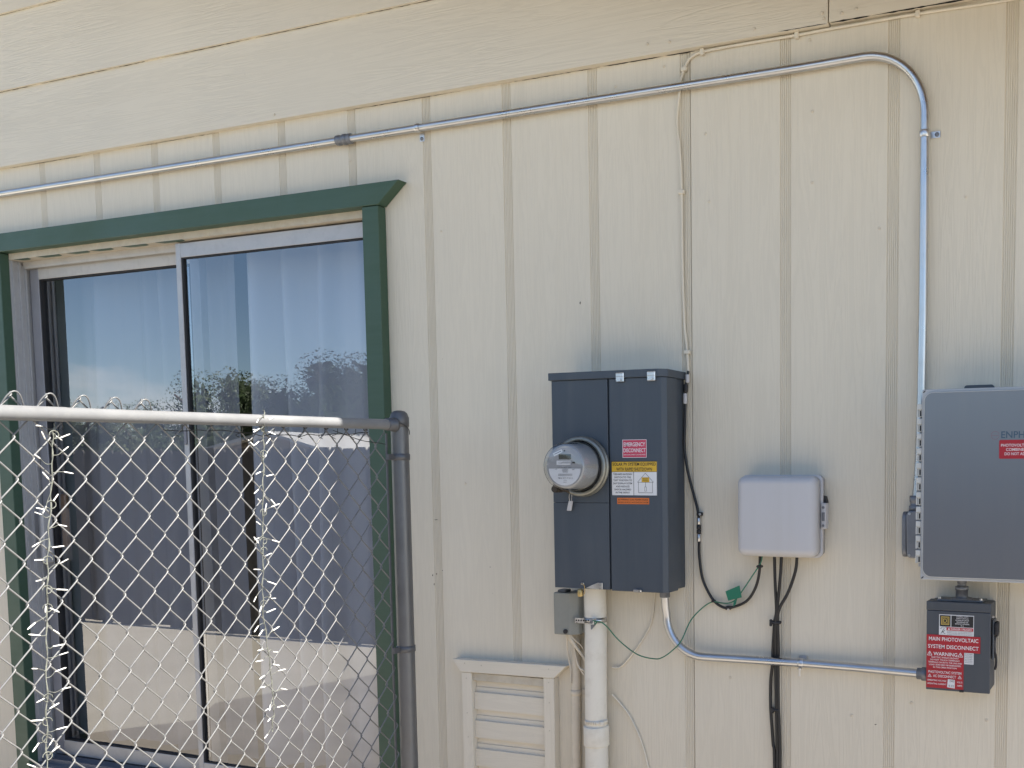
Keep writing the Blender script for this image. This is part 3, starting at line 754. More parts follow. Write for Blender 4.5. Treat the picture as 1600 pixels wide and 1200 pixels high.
MB().box(MX + 0.0255, MX + 0.0345, MY - 0.0008, MY, MZ + 0.0085, MZ + 0.0130, 0.0008).build('reset_button', 'inkblack', fc)
MB().box(MX - 0.026, MX + 0.020, MY - 0.0004, MY + 0.0001, MZ + 0.0045, MZ + 0.0165).build('serial_label', 'whitelab', fc)
a_ = math.radians(22); cxm, czm = MX - 0.0215, MZ + 0.0390
q4 = [(cxm + u * math.cos(a_) - v * math.sin(a_), czm + u * math.sin(a_) + v * math.cos(a_)) for u, v in ((-0.0155, -0.0045), (0.0155, -0.0045), (0.0155, 0.0045), (-0.0155, 0.0045))]
MB().prism(q4, 'y', MY - 0.0004, MY + 0.0001).build('slanted_label', 'whitelab', fc)
sm_ = MB(); seg2(sm_, (cxm - 0.011, czm - 0.0045), (cxm + 0.011, czm + 0.0045), 0.0022, MY - 0.0006); sm_.build('print_line', 'inkgrey', fc)
for t, dx, dz, h, w in [('CL200', -0.013, 0.0105, 0.0045, 0.014), ('|||||||||||||||||', 0.007, 0.012, 0.0040, 0.024), ('ELECTRIC METER  KWH', 0.000, -0.0035, 0.0030, 0.050), ('|||||||||||||', 0.002, -0.0095, 0.0046, 0.020), ('TYPE', -0.028, -0.0085, 0.0028, 0.014), ('240V', 0.029, -0.0085, 0.0034, 0.016), ('00000000', 0.002, -0.0155, 0.0030, 0.020), ('||||||||||||||||||||||||||||', 0.002, -0.0230, 0.0052, 0.046), ('FM 2S', -0.015, -0.0330, 0.0040, 0.012), ('60 HZ  3W', 0.003, -0.0325, 0.0038, 0.018), ('KH 1.0', 0.020, -0.0330, 0.0036, 0.012), ('TA 30', 0.001, -0.0395, 0.0030, 0.010), ('200 CL', 0.001, -0.0445, 0.0028, 0.012)]:
    lettering(fc, t, MX + dx, MZ + dz, h, MY - 0.0008, 'inkgrey', w, 0.002)
MB().lathe([(0.0095, -0.196), (0.0105, -0.194), (0.0105, -0.158), (0.0085, -0.152)], (MX - 0.0640, 0, MZ - 0.0655), 'y', 18).tube([(MX - 0.060, -0.166, MZ - 0.0645), (MX - 0.046, -0.160, MZ - 0.067), (MX - 0.022, -0.156, MZ - 0.080)], [0.0085, 0.0075, 0.005], 10).build('barrel_lock', 'barrel', mt)
tg = MB().prism([(2.3995, 1.4735), (2.4145, 1.4735), (2.4210, 1.5020), (2.4065, 1.5020)], 'y', -0.1460, -0.1432, 0.0008).build('seal_tag', 'comm', mt)
MB().tube(spline([(2.4095, -0.1448, 1.5020), (2.411, -0.149, 1.514), (2.418, -0.156, 1.526), (2.424, -0.156, 1.520), (2.420, -0.150, 1.510), (2.4170, -0.1448, 1.5015)], 5), 0.0007, 6).build('wire_loop', 'zinc', tg)

# ------------------------------------------------------------------ white service pipe under the cabinet
pv = thing('service_pipe', 'thick cream painted service riser pipe running down from the meter cabinet', 'pipe', (2.433, -0.045, 0.0))
px_, py_ = 2.4335, -0.0455
MB().tube([(px_, py_, 1.2425), (px_ + 0.0005, py_, 1.1), (px_ - 0.002, py_, 0.95), (px_ - 0.0025, py_, 0.80)], 0.0338, 24).build('pipe', 'cream_pipe', pv)
MB().tube([(px_ - 0.0025, py_, 0.752), (px_ - 0.003, py_, 0.4), (px_ - 0.003, py_, 0.0)], 0.0355, 24).build('lower_pipe', 'cream_pipe', pv)
MB().lathe([(0.0340, 0.8085), (0.0385, 0.8075), (0.0395, 0.804), (0.0395, 0.7490), (0.0385, 0.746), (0.0355, 0.7455)], (px_ - 0.0025, py_, 0), 'z', 28).build('coupling', 'cream_pipe', pv)
hc = MB().lathe([(0.0340, 0.8160), (0.0352, 0.8158), (0.0352, 0.8290), (0.0340, 0.8288)], (px_ - 0.002, py_, 0), 'z', 28, caps=False).box(2.459, 2.470, -0.074, -0.060, 0.8165, 0.8285, 0.002).build('hose_clamp', 'cream_pipe', pv)
for i in range(6): MB().box(px_ - 0.024 + i * 0.0075, px_ - 0.0215 + i * 0.0075, -0.0832 + 0.0012 * (i - 2.5) ** 2 * 0.55, -0.0795, 0.8185, 0.8265).build('slot', 'tan_cable', hc)
sa = MB().lathe([(0.0340, 1.1300), (0.0352, 1.1298), (0.0352, 1.1452), (0.0340, 1.1450)], (px_, py_, 0), 'z', 28, caps=False)
sa.prism([(px_ - 0.052, -0.0795), (px_ - 0.020, -0.0795 - 0.0), (px_ - 0.020, -0.0778), (px_ - 0.052, -0.0778)], 'z', 1.1285, 1.1440)
sa.box(2.443, 2.456, -0.097, -0.078, 1.1295, 1.1455, 0.001)
sa = sa.build('perforated_strap', 'zinc', pv)
for i in range(7):
    xx = px_ - 0.047 + i * 0.0085; yy = -0.0796 if xx < px_ - 0.020 else -(0.0455 + math.sqrt(max(1e-6, 0.0353 ** 2 - (xx - px_) ** 2)))
    MB().lathe([(0.0026, 0.0), (0.0026, -0.0006)], (xx, yy, 1.1368 + 0.0003 * i), 'y', 10).build('strap_hole', 'dark', sa)
MB().lathe([(0.0055, -0.0995), (0.0055, -0.0968)], (2.4495, 0, 1.1375), 'y', 6).prism([(2.440, 1.1285), (2.440, 1.1125), (2.443, 1.1125), (2.458, 1.1285)], 'y', -0.0855, -0.0845).build('clamp_bolt', 'castgrey', sa)

# ------------------------------------------------------------------ small olive grey telephone box, its pipe and wires
nb = thing('utility_box', 'small olive grey plastic junction box tucked under the left corner of the meter cabinet', 'junction box', (2.35, 0, 1.09))
MB().box(2.335, 2.408, -0.046, -0.0008, 1.094, 1.219, 0.002).build('base', 'nid', nb)
cvb = MB().prism([(2.304, -0.046), (2.304, -0.074), (2.309, -0.080), (2.362, -0.080), (2.384, -0.062), (2.390, -0.046)], 'z', 1.0895, 1.2190, 0.003, 2).build('cover', 'nid', nb)
MB().box(2.318, 2.346, -0.074, -0.040, 1.2192, 1.2275, 0.002).build('hinge_hood', 'cab2', cvb)
MB().lathe([(0.0070, -0.0845), (0.0070, -0.0800)], (2.349, 0, 1.1005), 'y', 16).build('lock_knob', 'blackmatte', cvb)
MB().box(2.409, 2.4165, -0.020, -0.0008, 1.10, 1.205, 0.003).build('grommet_strip', 'blackmatte', nb)

sp_ = thing('small_conduit', 'slim beige painted conduit beside the thick cream service pipe', 'conduit', (2.341, -0.015, 0.0))
MB().tube([(2.345, -0.0165, 1.092), (2.344, -0.0155, 1.0), (2.341, -0.0155, 0.8), (2.338, -0.0155, 0.5), (2.336, -0.0155, 0.0)], 0.0148, 18).build('pipe', 'tan_cable', sp_)
MB().box(2.318, 2.386, -0.0045, -0.0006, 0.8890, 0.9070, 0.001).lathe([(0.0150, 0.889), (0.0163, 0.8895), (0.0163, 0.9065), (0.0150, 0.907)], (2.3425, -0.0155, 0), 'z', 18, caps=False).build('strap', 'tan_cable', sp_)

wr = thing('telephone_wires', 'tangle of beige wires dropping from the small olive grey junction box', 'wires', (2.36, -0.03, 1.09))
for pts, r_ in [([(2.338, -0.060, 1.094), (2.344, -0.058, 1.075), (2.352, -0.045, 1.055), (2.358, -0.035, 1.02), (2.366, -0.037, 0.985), (2.405, -0.040, 0.968)], 0.0030),
                ([(2.346, -0.062, 1.094), (2.356, -0.058, 1.070), (2.370, -0.045, 1.040), (2.384, -0.035, 1.015), (2.388, -0.025, 0.985), (2.388, -0.012, 0.93), (2.389, -0.011, 0.75), (2.388, -0.011, 0.30), (2.388, -0.011, 0.0)], 0.0052),
                ([(2.352, -0.060, 1.094), (2.360, -0.055, 1.075), (2.376, -0.030, 1.045), (2.378, -0.014, 1.00), (2.375, -0.008, 0.93), (2.372, -0.007, 0.80), (2.374, -0.006, 0.2)], 0.0028),
                ([(2.335, -0.060, 1.094), (2.337, -0.055, 1.070), (2.330, -0.042, 1.035), (2.332, -0.036, 1.000), (2.336, -0.034, 0.970), (2.335, -0.0335, 0.930)], 0.0026),
                ([(2.355, -0.045, 1.05), (2.362, -0.038, 1.00), (2.380, -0.035, 0.965), (2.410, -0.030, 0.940)], 0.0028)]:
    MB().tube(spline(pts, 6), r_, 8).build('wire', 'tan_cable', wr)
ow = thing('loose_wire', 'thin painted wire curving over the siding right of the thick cream service pipe', 'wires', (2.5, 0, 1.0))
MB().tube(spline([(2.617, -0.004, 1.2422), (2.612, -0.004, 1.19), (2.600, -0.004, 1.125), (2.560, -0.004, 1.06), (2.515, -0.005, 1.005), (2.49, -0.005, 0.985), (2.47, -0.012, 0.985)], 6), 0.0026, 8).build('wire', 'tan_pale', ow)
MB().tube(spline([(2.468, -0.012, 0.90), (2.490, -0.005, 0.875), (2.525, -0.004, 0.835), (2.560, -0.004, 0.77), (2.585, -0.004, 0.69), (2.600, -0.004, 0.60), (2.605, -0.004, 0.30)], 6), 0.0030, 8).build('wire', 'tan_pale', ow)

# ------------------------------------------------------------------ lower conduit between meter cabinet and disconnect
lc_ = thing('lower_conduit', 'short galvanized conduit bending from the meter cabinet to the disconnect switch', 'conduit', (3.0, -0.03, 1.04))
LY = -0.030
pth = [(2.668, LY - 0.012, 1.232), (2.668, LY - 0.008, 1.19)] + bend((2.668, LY, 1.0425), (0, 0, 1), (1, 0, 0), 0.118, 14) + [(2.95, LY + 0.004, 1.0430), (3.087, LY + 0.007, 1.0435), (3.25, LY + 0.003, 1.0430), (3.445, LY - 0.012, 1.0420)]
MB().tube(pth, 0.0117, 16).build('pipe', 'pipe', lc_)
MB().lathe([(0.0120, 1.2425), (0.0170, 1.2425), (0.0170, 1.230), (0.0155, 1.2295), (0.0155, 1.216), (0.0120, 1.215)], (2.668, LY - 0.011, 0), 'z', 16).build('connector', 'castgrey', lc_)
MB().lathe([(0.0120, 3.424), (0.0155, 3.425), (0.0155, 3.437), (0.0185, 3.438), (0.0185, 3.4575), (0.0120, 3.4575)], (0, LY - 0.012, 1.042), 'x', 18).build('connector', 'castgrey', lc_)
st_ = MB().lathe([(0.0120, 3.080), (0.0140, 3.081), (0.0140, 3.0955), (0.0120, 3.0965)], (0, LY + 0.007, 1.0435), 'x', 18, caps=False).box(3.076, 3.100, -0.008, -0.0006, 1.030, 1.062, 0.001).build('strap', 'zinc', lc_)
MB().tube([(3.087, -0.034, 1.0325), (3.087, -0.034, 1.008)], 0.0032, 10).lathe([(0.0060, 1.0300), (0.0060, 1.0265)], (3.087, -0.034, 0), 'z', 6).build('strap_bolt', 'zinc', st_)

# ------------------------------------------------------------------ white communications box
cm = thing('communications_box', 'light grey square plastic box with rounded corners between the cabinets', 'utility box', (3.03, 0, 1.345))
def rbox(x0, x1, z0, z1, r, n=6):
    p = []
    for cx, cz, t0 in ((x1 - r, z1 - r, 0), (x0 + r, z1 - r, 90), (x0 + r, z0 + r, 180), (x1 - r, z0 + r, 270)):
        for i in range(n + 1):
            t = math.radians(t0 + 90 * i / n); p.append((cx + r * math.cos(t), cz + r * math.sin(t)))
    return p
def loft(mb, loops):
    R_ = [[mb.bm.verts.new(v) for v in lp] for lp in loops]; n = len(R_[0])
    for a, b in zip(R_, R_[1:]):
        for k in range(n):
            f = mb.bm.faces.new((a[k], a[(k + 1) % n], b[(k + 1) % n], b[k])); f.smooth = True
    mb.bm.faces.new(R_[0][::-1]); f = mb.bm.faces.new(R_[-1]); f.smooth = True
    return mb
def shell(x0, x1, z0, z1, y0, y1, r, rnd, n=6):
    loops = [[(x, y0, z) for x, z in rbox(x0, x1, z0, z1, r)]]
    for i in range(n + 1):
        t = math.pi / 2 * i / n; ins = rnd * (1 - math.cos(t)); y = y1 + rnd * (1 - math.sin(t)) 
        loops.append([(x, y, z) for x, z in rbox(x0 + ins, x1 - ins, z0 + ins, z1 - ins, max(0.002, r - ins * 0.6))])
    return loops
loft(MB(), shell(2.915, 3.150, 1.348, 1.576, -0.030, -0.0005, 0.016, 0.001, 1)[:2]).build('back_shell', 'comm', cm)
loft(MB(), shell(2.913, 3.156, 1.346, 1.578, -0.030, -0.040, 0.018, 0.001, 2)).build('rim', 'comm', cm)
loft(MB(), shell(2.917, 3.150, 1.350, 1.574, -0.040, -0.092, 0.020, 0.022, 8)).build('lid', 'comm', cm)
lt_ = MB().box(3.1505, 3.166, -0.044, -0.014, 1.427, 1.500, 0.004, 2).build('latch', 'comm', cm)
MB().box(3.155, 3.163, -0.0455, -0.0440, 1.450, 1.474).build('slot', 'inkgrey', lt_)
for z in (1.4875, 1.4375): MB().lathe([(0.0038, -0.0458), (0.0038, -0.0440)], (3.159, 0, z), 'y', 12).build('screw', 'inkgrey', lt_)
MB().prism([(3.151, 1.5), (3.165, 1.5), (3.160, 1.518), (3.151, 1.520)], 'y', -0.030, -0.012).build('hasp_tab', 'blackmatte', cm)

# black cables below the box
bc = thing('cable_bundle', 'bundle of black cables running down the wall from the grey plastic box', 'cables', (3.005, -0.02, 0.0))
for pts in ([(3.010, -0.030, 1.349), (3.0105, -0.026, 1.27), (3.012, -0.020, 1.19), (3.005, -0.016, 1.155), (2.999, -0.013, 1.08), (2.996, -0.010, 1.030), (2.990, -0.008, 0.98), (2.990, -0.008, 0.90), (2.997, -0.008, 0.80), (3.002, -0.008, 0.70), (3.003, -0.008, 0.0)],
            [(3.031, -0.030, 1.349), (3.027, -0.028, 1.29), (3.017, -0.024, 1.205), (3.010, -0.021, 1.155), (3.008, -0.015, 1.08), (3.006, -0.010, 1.030), (3.007, -0.009, 0.93), (3.010, -0.009, 0.80), (3.011, -0.009, 0.70), (3.012, -0.009, 0.0)],
            [(3.078, -0.030, 1.349), (3.072, -0.028, 1.305), (3.050, -0.026, 1.245), (3.022, -0.024, 1.195), (3.015, -0.018, 1.155), (3.016, -0.014, 1.08), (3.013, -0.009, 1.030), (3.014, -0.009, 0.93), (3.018, -0.009, 0.80), (3.019, -0.009, 0.70), (3.020, -0.009, 0.0)]):
    MB().tube(spline(pts, 6), 0.0046, 9).build('cable', 'black', bc)
MB().box(2.994, 3.024, -0.026, -0.006, 1.150, 1.160, 0.003).box(2.992, 3.000, -0.026, -0.018, 1.144, 1.164, 0.002).build('cable_tie', 'blackmatte', bc)
MB().box(2.995, 3.018, -0.016, -0.003, 0.893, 0.902, 0.003).box(2.992, 3.000, -0.016, -0.004, 0.888, 0.905, 0.002).build('cable_clamp', 'blackmatte', bc)

cx_ = thing('coaxial_cable', 'black coaxial cable looping from the grey plastic box up beside the meter cabinet', 'cable', (2.80, -0.01, 1.19))
MB().tube(spline([(2.7355, -0.010, 1.880), (2.733, -0.011, 1.862), (2.7275, -0.013, 1.83), (2.7265, -0.014, 1.78), (2.7245, -0.014, 1.72), (2.7225, -0.014, 1.66), (2.731, -0.014, 1.600), (2.742, -0.012, 1.55), (2.752, -0.010, 1.513), (2.763, -0.010, 1.472), (2.766, -0.010, 1.44), (2.766, -0.010, 1.38), (2.767, -0.010, 1.337), (2.777, -0.010, 1.271), (2.806, -0.010, 1.216), (2.836, -0.011, 1.1925), (2.867, -0.012, 1.1905), (2.917, -0.016, 1.211), (2.947, -0.021, 1.250), (2.962, -0.026, 1.297), (2.966, -0.030, 1.349)], 6), 0.0042, 9).build('cable', 'black', cx_)
MB().lathe([(0.0050, 1.846), (0.0062, 1.848), (0.0062, 1.868), (0.0050, 1.870)], (2.7335, -0.012, 0), 'z', 10).build('connector', 'comm', cx_)
MB().lathe([(0.0055, 1.818), (0.0070, 1.820), (0.0070, 1.840), (0.0055, 1.842)], (2.7280, -0.013, 0), 'z', 10).build('splice', 'blackmatte', cx_)
MB().lathe([(0.0050, 1.785), (0.0062, 1.788), (0.0062, 1.812), (0.0050, 1.815)], (2.7265, -0.014, 0), 'z', 10).build('connector', 'comm', cx_)
MB().lathe([(0.0044, 1.4515), (0.0058, 1.4505), (0.0058, 1.4325), (0.0044, 1.4315)], (2.7660, -0.0105, 0), 'z', 12).build('connector', 'zinc', cx_)
MB().lathe([(0.0050, 1.4305), (0.0072, 1.4295), (0.0072, 1.4185), (0.0052, 1.418), (0.0052, 1.4165), (0.0072, 1.416), (0.0072, 1.4055), (0.0050, 1.4045)], (2.7660, -0.0105, 0), 'z', 6).build('splice', 'blackmatte', cx_)
MB().lathe([(0.0044, 1.4035), (0.0058, 1.4025), (0.0058, 1.3825), (0.0044, 1.3815)], (2.7660, -0.0105, 0), 'z', 12).build('connector', 'zinc', cx_)
for x, z in ((2.7665, 1.4625), (2.8560, 1.1885)):
    c = MB().box(x - 0.006, x + 0.010, -0.016, -0.0006, z - 0.0055, z + 0.0055, 0.002).build('clip', 'blackmatte', cx_)
    MB().lathe([(0.0038, -0.0185), (0.0038, -0.0158)], (x + 0.006, 0, z - (0.004 if x > 2.8 else 0)), 'y', 8).build('screw', 'zinc', c)
MB().box(2.806, 2.818, -0.016, -0.003, 1.203, 1.210, 0.002).build('cable_tie', 'blackmatte', cx_)
MB().box(2.956, 2.9725, -0.036, -0.020, 1.3125, 1.3195, 0.002).build('cable_tie', 'blackmatte', cx_)

gw = thing('ground_wire', 'thin green grounding wire swooping from the service pipe strap to the grey plastic box', 'wire', (2.7, -0.03, 1.03))
MB().tube(spline([(2.448, -0.088, 1.1365), (2.455, -0.096, 1.142), (2.464, -0.092, 1.138), (2.458, -0.090, 1.131), (2.452, -0.094, 1.136), (2.468, -0.085, 1.1385), (2.484, -0.070, 1.124), (2.518, -0.050, 1.077), (2.574, -0.040, 1.037), (2.630, -0.036, 1.027), (2.662, -0.046, 1.036), (2.694, -0.050, 1.058), (2.724, -0.050, 1.089), (2.745, -0.026, 1.148), (2.779, -0.012, 1.187), (2.811, -0.013, 1.205), (2.840, -0.017, 1.2035), (2.864, -0.020, 1.2045), (2.887, -0.022, 1.216), (2.911, -0.024, 1.246), (2.941, -0.026, 1.288), (2.968, -0.032, 1.325), (2.975, -0.034, 1.349)], 6), 0.0019, 8).build('wire', 'greenwire', gw)
t_ = MB().prism([(2.866, 1.2125), (2.908, 1.2240), (2.901, 1.2585), (2.857, 1.2395)], 'y', -0.0275, -0.0262).build('tag', 'greentag', gw)
MB().prism([(2.881, 1.196), (2.889, 1.203), (2.893, 1.2175), (2.884, 1.2155)], 'y', -0.0280, -0.0255).build('tag_tie', 'greentag', t_)

# ------------------------------------------------------------------ grey combiner enclosure at the right edge
en = thing('combiner_enclosure', 'large grey solar combiner enclosure with hinged left edge, cut by the picture edge', 'electrical enclosure', (3.64, 0, 1.31))
EX0, EX1, EZ0, EZ1 = 3.455, 3.835, 1.3105, 1.7935
MB().box(EX0 + 0.012, EX1 - 0.012, -0.118, -0.0008, EZ0 + 0.010, EZ1 - 0.010, 0.006, 2).build('body', 'coverrim', en)
MB().prism(rbox(EX0, EX1, EZ0, EZ1, 0.004, 3), 'y', -0.158, -0.1182, 0.002, 2).build('lid', 'coverrim', en)
ER = rbox(EX0 + 0.0065, EX1 - 0.0065, EZ0 + 0.0085, EZ1 - 0.0085, 0.022, 8)
cf = loft(MB(), [[(x, -0.158, z) for x, z in ER], [(x, -0.1620, z) for x, z in ER], [(x, -0.1632, z) for x, z in rbox(EX0 + 0.0077, EX1 - 0.0077, EZ0 + 0.0097, EZ1 - 0.0097, 0.021, 8)]])
for f in cf.bm.faces: f.smooth = False
cf = cf.build('front_cover', 'coverface', en)
eb = MB(); ia = rbox(EX0 + 0.0065, EX1 - 0.0065, EZ0 + 0.0085, EZ1 - 0.0085, 0.022, 8)
eb.tube([(x, -0.1622, z) for x, z in ia], 0.0009, 6, closed=True).build('edge_trim', 'hinge', cf)
for zc in (EZ0 + 0.0055, EZ1 - 0.0055):
    MB().tube([(EX0 + 0.003, -0.1585, zc - 0.0025), (EX0 + 0.008, -0.1585, zc + 0.0025)], 0.0012, 6).build('corner_mark', 'inkblack', en)
kn = MB().box(-0.0135, 0.0, -0.014, 0.0, -0.0075, 0.0075, 0.0012).box(-0.0105, 0.0, -0.0105, 0.0, -0.0260, -0.0075, 0.001).box(-0.0135, -0.0105, -0.0135, -0.0105, -0.0260, -0.0075).mesh('hinge_knuckle', 'hinge')
pinm = MB().box(-0.0062, -0.0025, -0.0113, -0.0104, -0.0235, -0.0100).mesh('hinge_pin', 'inkblack')
z = 1.7505; i = 0
while z > 1.345:
    k_ = link('hinge_knuckle', kn, en, (EX0 - 3.64 - 0.0004, -0.1415, z - 1.31))
    link('hinge_pin', pinm, k_)
    z -= 0.0372
MB().box(EX0 - 0.0090, EX0 - 0.0006, -0.1410, -0.126, 1.342, 1.752, 0.001).build('hinge_leaf', 'coverrim', en)
MB().prism(rbox(3.535, 3.612, 1.7940, 1.812, 0.007, 4), 'y', -0.012, -0.0008).build('mounting_tab', 'cab2', en)
lettering(cf, 'ENPHASE', 3.7005, 1.6770, 0.0165, -0.1636, 'inknavy', 0.095, 0.002)
ic = MB()
a0 = [(3.6385 + 0.0098 * math.cos(t), 1.6755 + 0.0098 * math.sin(t)) for t in [math.radians(15 + 330 * i / 28) for i in range(29)]]
for p_, q_ in zip(a0, a0[1:]): seg2(ic, p_, q_, 0.0014, -0.1636)
seg2(ic, (3.6290, 1.6755), (3.6480, 1.6755), 0.0014, -0.16365)
ic.build('emblem', 'inkrose', cf)
rl = MB().prism(rbox(3.6485, 3.762, 1.6180, 1.6640, 0.003, 3), 'y', -0.1640, -0.1633).build('label', 'red', cf)
for t, xx, zz in (('PHOTOVOLTAIC SYSTEM', 3.7050, 1.6510), ('COMBINER PANEL', 3.7050, 1.6405), ('DO NOT ADD LOADS', 3.7050, 1.6300)):
    lettering(rl, t, xx, zz, 0.0068, -0.1643, 'inkwhite', 0.104 if 'SYSTEM' in t else 0.086, 0.002)

# ------------------------------------------------------------------ disconnect switch
ds = thing('disconnect_switch', 'small slate grey safety disconnect switch box with red photovoltaic warning stickers', 'electrical switch', (3.54, 0, 1.01))
DA, DB_ = 3.459, 3.6265
MB().box(DA + 0.003, DB_ - 0.003, -0.088, -0.0008, 1.016, 1.2455, 0.003).build('body', 'cab2', ds)
MB().prism([(DA + 0.0005, -0.040), (DA + 0.0005, -0.100), (DB_, -0.100), (DB_, -0.040)], 'z', 1.2245, 1.2480, 0.002, 2).build('hood', 'cab2', ds)
fd = MB().box(DA + 0.0015, DB_ - 0.001, -0.1002, -0.0885, 1.0135, 1.2238, 0.0018, 2).build('cover', 'cab2', ds)
MB().prism([(3.480, -0.030), (3.484, -0.085), (3.602, -0.085), (3.606, -0.030)], 'z', 1.2482, 1.2530, 0.001).lathe([(0.029, 1.2530), (0.027, 1.2560)], (3.5450, -0.060, 0), 'z', 24).build('hub_plate', 'castgrey', ds)
MB().lathe([(0.004, 1.2530), (0.004, 1.2580)], (3.490, -0.080, 0), 'z', 10).lathe([(0.004, 1.2530), (0.004, 1.2580)], (3.597, -0.080, 0), 'z', 10).build('hub_screw', 'zinc', ds)
np_ = MB().lathe([(0.0160, 1.2560), (0.0160, 1.2760), (0.0175, 1.2765), (0.0175, 1.2860), (0.0125, 1.2870), (0.0110, 1.2935), (0.0125, 1.2940), (0.0125, 1.3095)], (3.5445, -0.060, 0), 'z', 20).build('nipple', 'castgrey', ds)
MB().box(3.548, 3.560, -0.1022, -0.0995, 1.0125, 1.0185, 0.001).build('cover_tab', 'inkblack', ds)
# side lever
lv = MB().box(DB_ + 0.0005, DB_ + 0.006, -0.085, -0.040, 1.10, 1.205, 0.002).build('switch_plate', 'cab2', ds)
MB().prism([(-0.086, 1.196), (-0.062, 1.200), (-0.060, 1.170), (-0.076, 1.160), (-0.086, 1.166)], 'x', DB_ + 0.0062, DB_ + 0.0165, 0.003, 2).build('lever', 'blackmatte', lv)
MB().tube(spline([(DB_ + 0.010, -0.075, 1.163), (DB_ + 0.005, -0.078, 1.145), (DB_ + 0.006, -0.076, 1.125), (DB_ + 0.010, -0.070, 1.105), (DB_ + 0.010, -0.066, 1.085), (DB_ + 0.007, -0.064, 1.072)], 5), 0.0030, 8).build('lever_arm', 'blackmatte', lv)
MB().lathe([(0.003, -0.0935), (0.003, -0.0880)], (DB_ + 0.004, 0, 1.2135), 'y', 10).build('rivet', 'zinc', ds)
DYF = -0.1003
a1 = sticker(fd, 3.4935, 3.5835, 1.1610, 1.2150, DYF, 'whitelab')
a1['label'] = 'black and white maker plate with a gold square emblem'
MB().box(3.4955, 3.5235, DYF - 0.0009, DYF - 0.0006, 1.1835, 1.2130).build('emblem_field', 'inkblack', a1)
MB().box(3.5255, 3.5820, DYF - 0.0009, DYF - 0.0006, 1.1835, 1.2130).build('text_field', 'inkblack', a1)
MB().box(3.4990, 3.5200, DYF - 0.0012, DYF - 0.0009, 1.1880, 1.2095).build('emblem_square', 'inkgold', a1)
MB().box(3.5008, 3.5182, DYF - 0.0014, DYF - 0.0012, 1.1898, 1.2077).build('emblem_inner', 'inkblack', a1)
fg = MB()
for a, b, c, d in ((3.5020, 3.5170, 1.1910, 1.1921), (3.5020, 3.5170, 1.2054, 1.2065), (3.5020, 3.5031, 1.1921, 1.2054), (3.5159, 3.5170, 1.1921, 1.2054)): fg.box(a, b, DYF - 0.0016, DYF - 0.0014, c, d)
fg.build('emblem_ring', 'inkgold', a1)
lettering(a1, 'D', 3.5096, 1.1988, 0.0105, DYF - 0.0017, 'inkgold', None, 0.004)
lettering(a1, 'SQUARE D', 3.5090, 1.1818, 0.0020, DYF - 0.0009, 'inkblack', 0.022, 0.002)
for i, t in enumerate(['GENERAL DUTY', 'SAFETY SWITCH', 'INTERRUPTOR DE', 'SEGURIDAD DE', 'SERVICIO GENERAL', '30 A']):
    lettering(a1, t, 3.5537, 1.2108 - i * 0.0047, 0.0030, DYF - 0.0011, 'inkwhite', 0.046, 0.002)
MB().box(3.5130, 3.5820, DYF - 0.0009, DYF - 0.0006, 1.1735, 1.1820).build('danger_band', 'inkred', a1)
lettering(a1, '\u25B2 DANGER / PELIGRO', 3.5475, 1.1777, 0.0052, DYF - 0.0011, 'inkwhite', 0.062, 0.002)
for i in range(3): lettering(a1, 'HAZARDOUS VOLTAGE  TURN OFF POWER BEFORE SERVICE', 3.5475, 1.1712 - i * 0.0038, 0.0021, DYF - 0.0009, 'inkgrey', 0.066)
bz = MB()
for p_, q_ in (((3.4985, 1.1640), (3.5040, 1.1730)), ((3.5040, 1.1730), (3.5030, 1.1680)), ((3.5030, 1.1680), (3.5095, 1.1740)), ((3.5040, 1.1730), (3.5075, 1.1790)), ((3.5035, 1.1680), (3.5100, 1.1640)), ((3.4970, 1.1775), (3.5020, 1.1800))): seg2(bz, p_, q_, 0.0012, DYF - 0.0009)
bz.build('shock_pictogram', 'inkblack', a1)
a2 = sticker(fd, 3.4612, 3.6005, 1.1175, 1.1605, DYF, 'red', 0.0012)
lettering(a2, 'MAIN PHOTOVOLTAIC', 3.5315, 1.1500, 0.0098, DYF - 0.0014, 'inkwhite', 0.128, 0.002)
lettering(a2, 'SYSTEM DISCONNECT', 3.5310, 1.1300, 0.0098, DYF - 0.0014, 'inkwhite', 0.131, 0.002)
a3 = sticker(fd, 3.4614, 3.5585, 1.0700, 1.1180, DYF, 'red', 0.0008)
lettering(a3, 'WARNING', 3.5110, 1.1105, 0.0092, DYF - 0.0014, 'inkwhite', 0.062, 0.002)
for tx in (3.4700, 3.5500):
    tr_ = MB()
    for p_, q_ in (((-0.0062, -0.005), (0.0062, -0.005)), ((0.0062, -0.005), (0, 0.0058)), ((0, 0.0058), (-0.0062, -0.005)), ((0, 0.0025), (0, -0.0032))): seg2(tr_, (tx + p_[0], 1.1105 + p_[1]), (tx + q_[0], 1.1105 + q_[1]), 0.0013, DYF - 0.0012)
    tr_.build('warning_triangle', 'inkwhite', a3)
for i, t in enumerate(['ELECTRIC SHOCK HAZARD', 'DO NOT TOUCH TERMINALS', 'TERMINALS ON BOTH THE LINE AND', 'LOAD SIDES MAY BE ENERGIZED', 'IN THE OPEN POSITION']):
    lettering(a3, t, 3.5100, 1.1010 - i * 0.0066, 0.0040, DYF - 0.0010, 'inkwhite', 0.088 if i != 4 else 0.066)
a4 = sticker(fd, 3.4616, 3.5585, 1.0195, 1.0695, DYF, 'red', 0.0008)
lettering(a4, 'PHOTOVOLTAIC SYSTEM', 3.5100, 1.0620, 0.0066, DYF - 0.0010, 'inkwhite', 0.086, 0.002)
lettering(a4, 'AC DISCONNECT', 3.5095, 1.0515, 0.0066, DYF - 0.0010, 'inkwhite', 0.060, 0.002)
